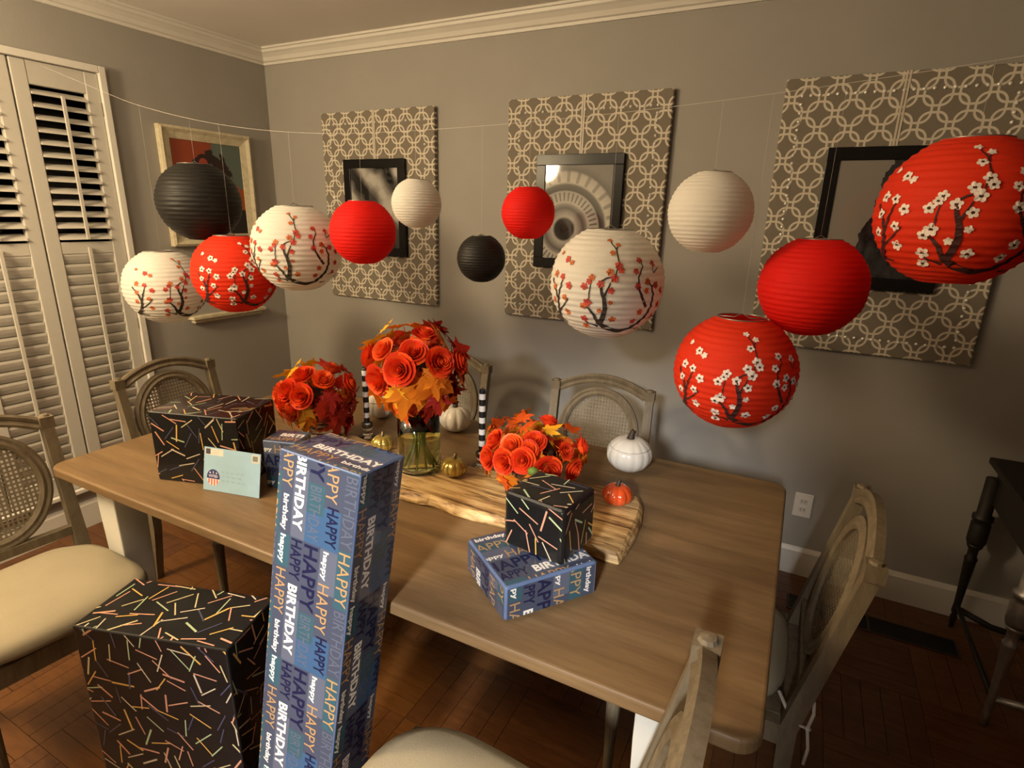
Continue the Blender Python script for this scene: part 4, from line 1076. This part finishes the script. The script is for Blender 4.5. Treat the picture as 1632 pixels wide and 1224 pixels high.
# tall vase
VX, VY = 2.042, -1.312
def vessel(name, label, prof_o, prof_i, loc, water=None, group='glass vases'):
    t = thing(name, label, 'vase', loc, 0, group)
    b = MB(); b.lathe(prof_o + prof_i[::-1], 40)
    obj('glass_wall', fixn(b.mesh('glass_wall', M_GLASS, True)), t)
    if water:
        b = MB(); b.lathe(water[0], 40); obj('water', fixn(b.mesh('water', glass('water_' + name, water[1], 0.03, 1.33), True)), t)
    return t
vessel('glass_vase', 'tall clear glass vase with greenish water and stems on the board', [(0.0, 0.0), (0.064, 0.0), (0.068, 0.004), (0.066, 0.10), (0.063, 0.19)], [(0.0, 0.008), (0.061, 0.008), (0.063, 0.014), (0.0625, 0.10), (0.0595, 0.19)], (VX, VY, BZ + 0.0003),
       ([(0.0, 0.0088), (0.060, 0.0070), (0.0636, 0.015), (0.0632, 0.10), (0.0606, 0.180), (0.0, 0.180)], (0.86, 0.90, 0.45)))
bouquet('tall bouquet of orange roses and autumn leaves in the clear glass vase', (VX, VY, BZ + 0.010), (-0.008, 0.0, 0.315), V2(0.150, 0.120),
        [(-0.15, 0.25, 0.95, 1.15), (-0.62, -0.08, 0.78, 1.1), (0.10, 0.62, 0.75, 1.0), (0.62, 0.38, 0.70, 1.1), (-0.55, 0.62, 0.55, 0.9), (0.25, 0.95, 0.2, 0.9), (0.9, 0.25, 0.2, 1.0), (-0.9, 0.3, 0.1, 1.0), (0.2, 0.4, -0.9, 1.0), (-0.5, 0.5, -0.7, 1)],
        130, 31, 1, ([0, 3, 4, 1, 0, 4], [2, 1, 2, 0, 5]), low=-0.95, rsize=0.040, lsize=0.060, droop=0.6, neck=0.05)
# low bowl on the right
bx_, by_ = 2.418, -1.285
vessel('glass_bowl', 'low clear glass bowl with flared foot holding the low bouquet', [(0.0, 0.0), (0.074, 0.0), (0.076, 0.004), (0.058, 0.020), (0.050, 0.035), (0.066, 0.055), (0.082, 0.085), (0.084, 0.11)], [(0.0, 0.038), (0.045, 0.040), (0.062, 0.058), (0.078, 0.087), (0.080, 0.11)], (bx_, by_, BZ + 0.0003))
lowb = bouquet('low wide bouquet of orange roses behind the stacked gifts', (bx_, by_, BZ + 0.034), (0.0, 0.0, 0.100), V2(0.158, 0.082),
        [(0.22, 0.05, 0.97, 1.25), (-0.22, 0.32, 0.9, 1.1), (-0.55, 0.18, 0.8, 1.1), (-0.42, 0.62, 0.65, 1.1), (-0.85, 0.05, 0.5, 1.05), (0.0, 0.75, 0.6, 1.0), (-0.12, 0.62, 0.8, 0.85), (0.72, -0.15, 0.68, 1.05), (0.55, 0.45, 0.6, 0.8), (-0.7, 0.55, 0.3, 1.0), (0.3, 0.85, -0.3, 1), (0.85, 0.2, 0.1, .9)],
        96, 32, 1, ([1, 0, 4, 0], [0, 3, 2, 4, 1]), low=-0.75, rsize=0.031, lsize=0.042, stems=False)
b = MB(); b.lathe([(0.0, -0.012), (0.012, -0.008), (0.0150, 0.0), (0.012, 0.008), (0.0, 0.012)], 14)
bud = obj('bud', b.mesh('bud', M_GLEAF, True), lowb, (0.066, -0.138, 0.106)); bud['label'] = 'round green bud at the front'
obj('bud_stem', MB().tube([(0, 0, -0.008), (-0.012, 0.03, -0.03), (-0.03, 0.08, -0.05)], 0.002, 6).mesh('bud_stem', M_STEMG), bud)
# left arrangement behind the black gift
ax_, ay_ = 1.600, -1.275
vessel('glass_bowl', 'clear glass bowl under the bouquet at the left of the board', [(0.0, 0.0), (0.060, 0.0), (0.062, 0.004), (0.050, 0.020), (0.046, 0.035), (0.060, 0.055), (0.072, 0.085), (0.074, 0.11)], [(0.0, 0.038), (0.041, 0.040), (0.056, 0.058), (0.068, 0.087), (0.070, 0.11)], (ax_, ay_, BZ + 0.0003))
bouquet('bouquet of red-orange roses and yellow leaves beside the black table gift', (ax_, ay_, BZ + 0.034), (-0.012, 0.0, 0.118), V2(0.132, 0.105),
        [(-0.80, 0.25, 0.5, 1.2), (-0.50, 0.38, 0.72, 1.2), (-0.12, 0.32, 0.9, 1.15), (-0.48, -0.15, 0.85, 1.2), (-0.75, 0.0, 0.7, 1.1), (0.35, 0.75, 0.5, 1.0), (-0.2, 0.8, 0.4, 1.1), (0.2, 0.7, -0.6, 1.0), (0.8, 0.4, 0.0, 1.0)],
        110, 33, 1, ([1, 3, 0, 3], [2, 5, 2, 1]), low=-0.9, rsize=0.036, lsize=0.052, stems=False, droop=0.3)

# ------------------------------------------------------------------ dark side table at the right edge
t = thing('side_table', 'dark antique side table with pewter-coloured turned leg at the right edge', 'side table', (3.97, -0.34, 0))
def tleg(x, y, m, nm='leg'):
    b = MB(); X = Matrix.Translation((x, y, 0))
    b.lathe([(0.008, 0.0), (0.010, 0.03), (0.013, 0.05), (0.009, 0.06), (0.014, 0.075), (0.012, 0.11), (0.015, 0.20), (0.020, 0.31), (0.022, 0.32), (0.016, 0.33), (0.017, 0.36), (0.026, 0.375), (0.026, 0.385)], 14, X)
    b.lathe([(0.028, 0.385), (0.032, 0.40), (0.032, 0.47), (0.028, 0.485), (0.034, 0.49), (0.034, 0.505), (0.024, 0.51), (0.024, 0.66)], 14, X)
    o = obj(nm, b.mesh(nm, m, True), t); return o
tleg(-0.20, -0.275, M_PEWTER)['label'] = 'light pewter-coloured turned leg'
tleg(0.45, -0.275, M_PEWTER); tleg(-0.20, 0.25, M_DARKWOOD); tleg(0.45, 0.25, M_DARKWOOD)
obj('stretcher', MB().tube([(-0.20, -0.275, 0.105), (-0.10, -0.275, 0.112), (0.05, -0.275, 0.10), (0.45, -0.275, 0.105)], [0.011, 0.013, 0.010, 0.010], 10).mesh('stretcher', M_PEWTER, True), t)
obj('stretcher', MB().tube([(-0.20, -0.275, 0.105), (-0.20, 0.25, 0.105)], 0.009, 10).mesh('stretcher', M_DARKWOOD, True), t)
obj('stretcher', MB().tube([(-0.20, 0.25, 0.09), (-0.08, 0.25, 0.045), (0.12, 0.25, 0.03), (0.45, 0.25, 0.09)], 0.012, 10).mesh('stretcher', M_DARKWOOD, True), t)
bevel(obj('apron_box', boxmesh('apron_box', (-0.19, -0.265, 0.56), (0.47, 0.27, 0.70), M_DARKWOOD), t), 0.006)
bevel(obj('table_top', boxmesh('table_top', (-0.215, -0.30, 0.70), (0.52, 0.31, 0.725), M_DARKWOOD), t), 0.006)
obj('knob', MB().lathe([(0.006, 0), (0.005, 0.008), (0.012, 0.014), (0.010, 0.022), (0, 0.024)], 12, Matrix.Translation((0.0, -0.265, 0.63)) @ Matrix.Rotation(PI / 2, 4, 'X')).mesh('knob', M_PEWTER, True), t)
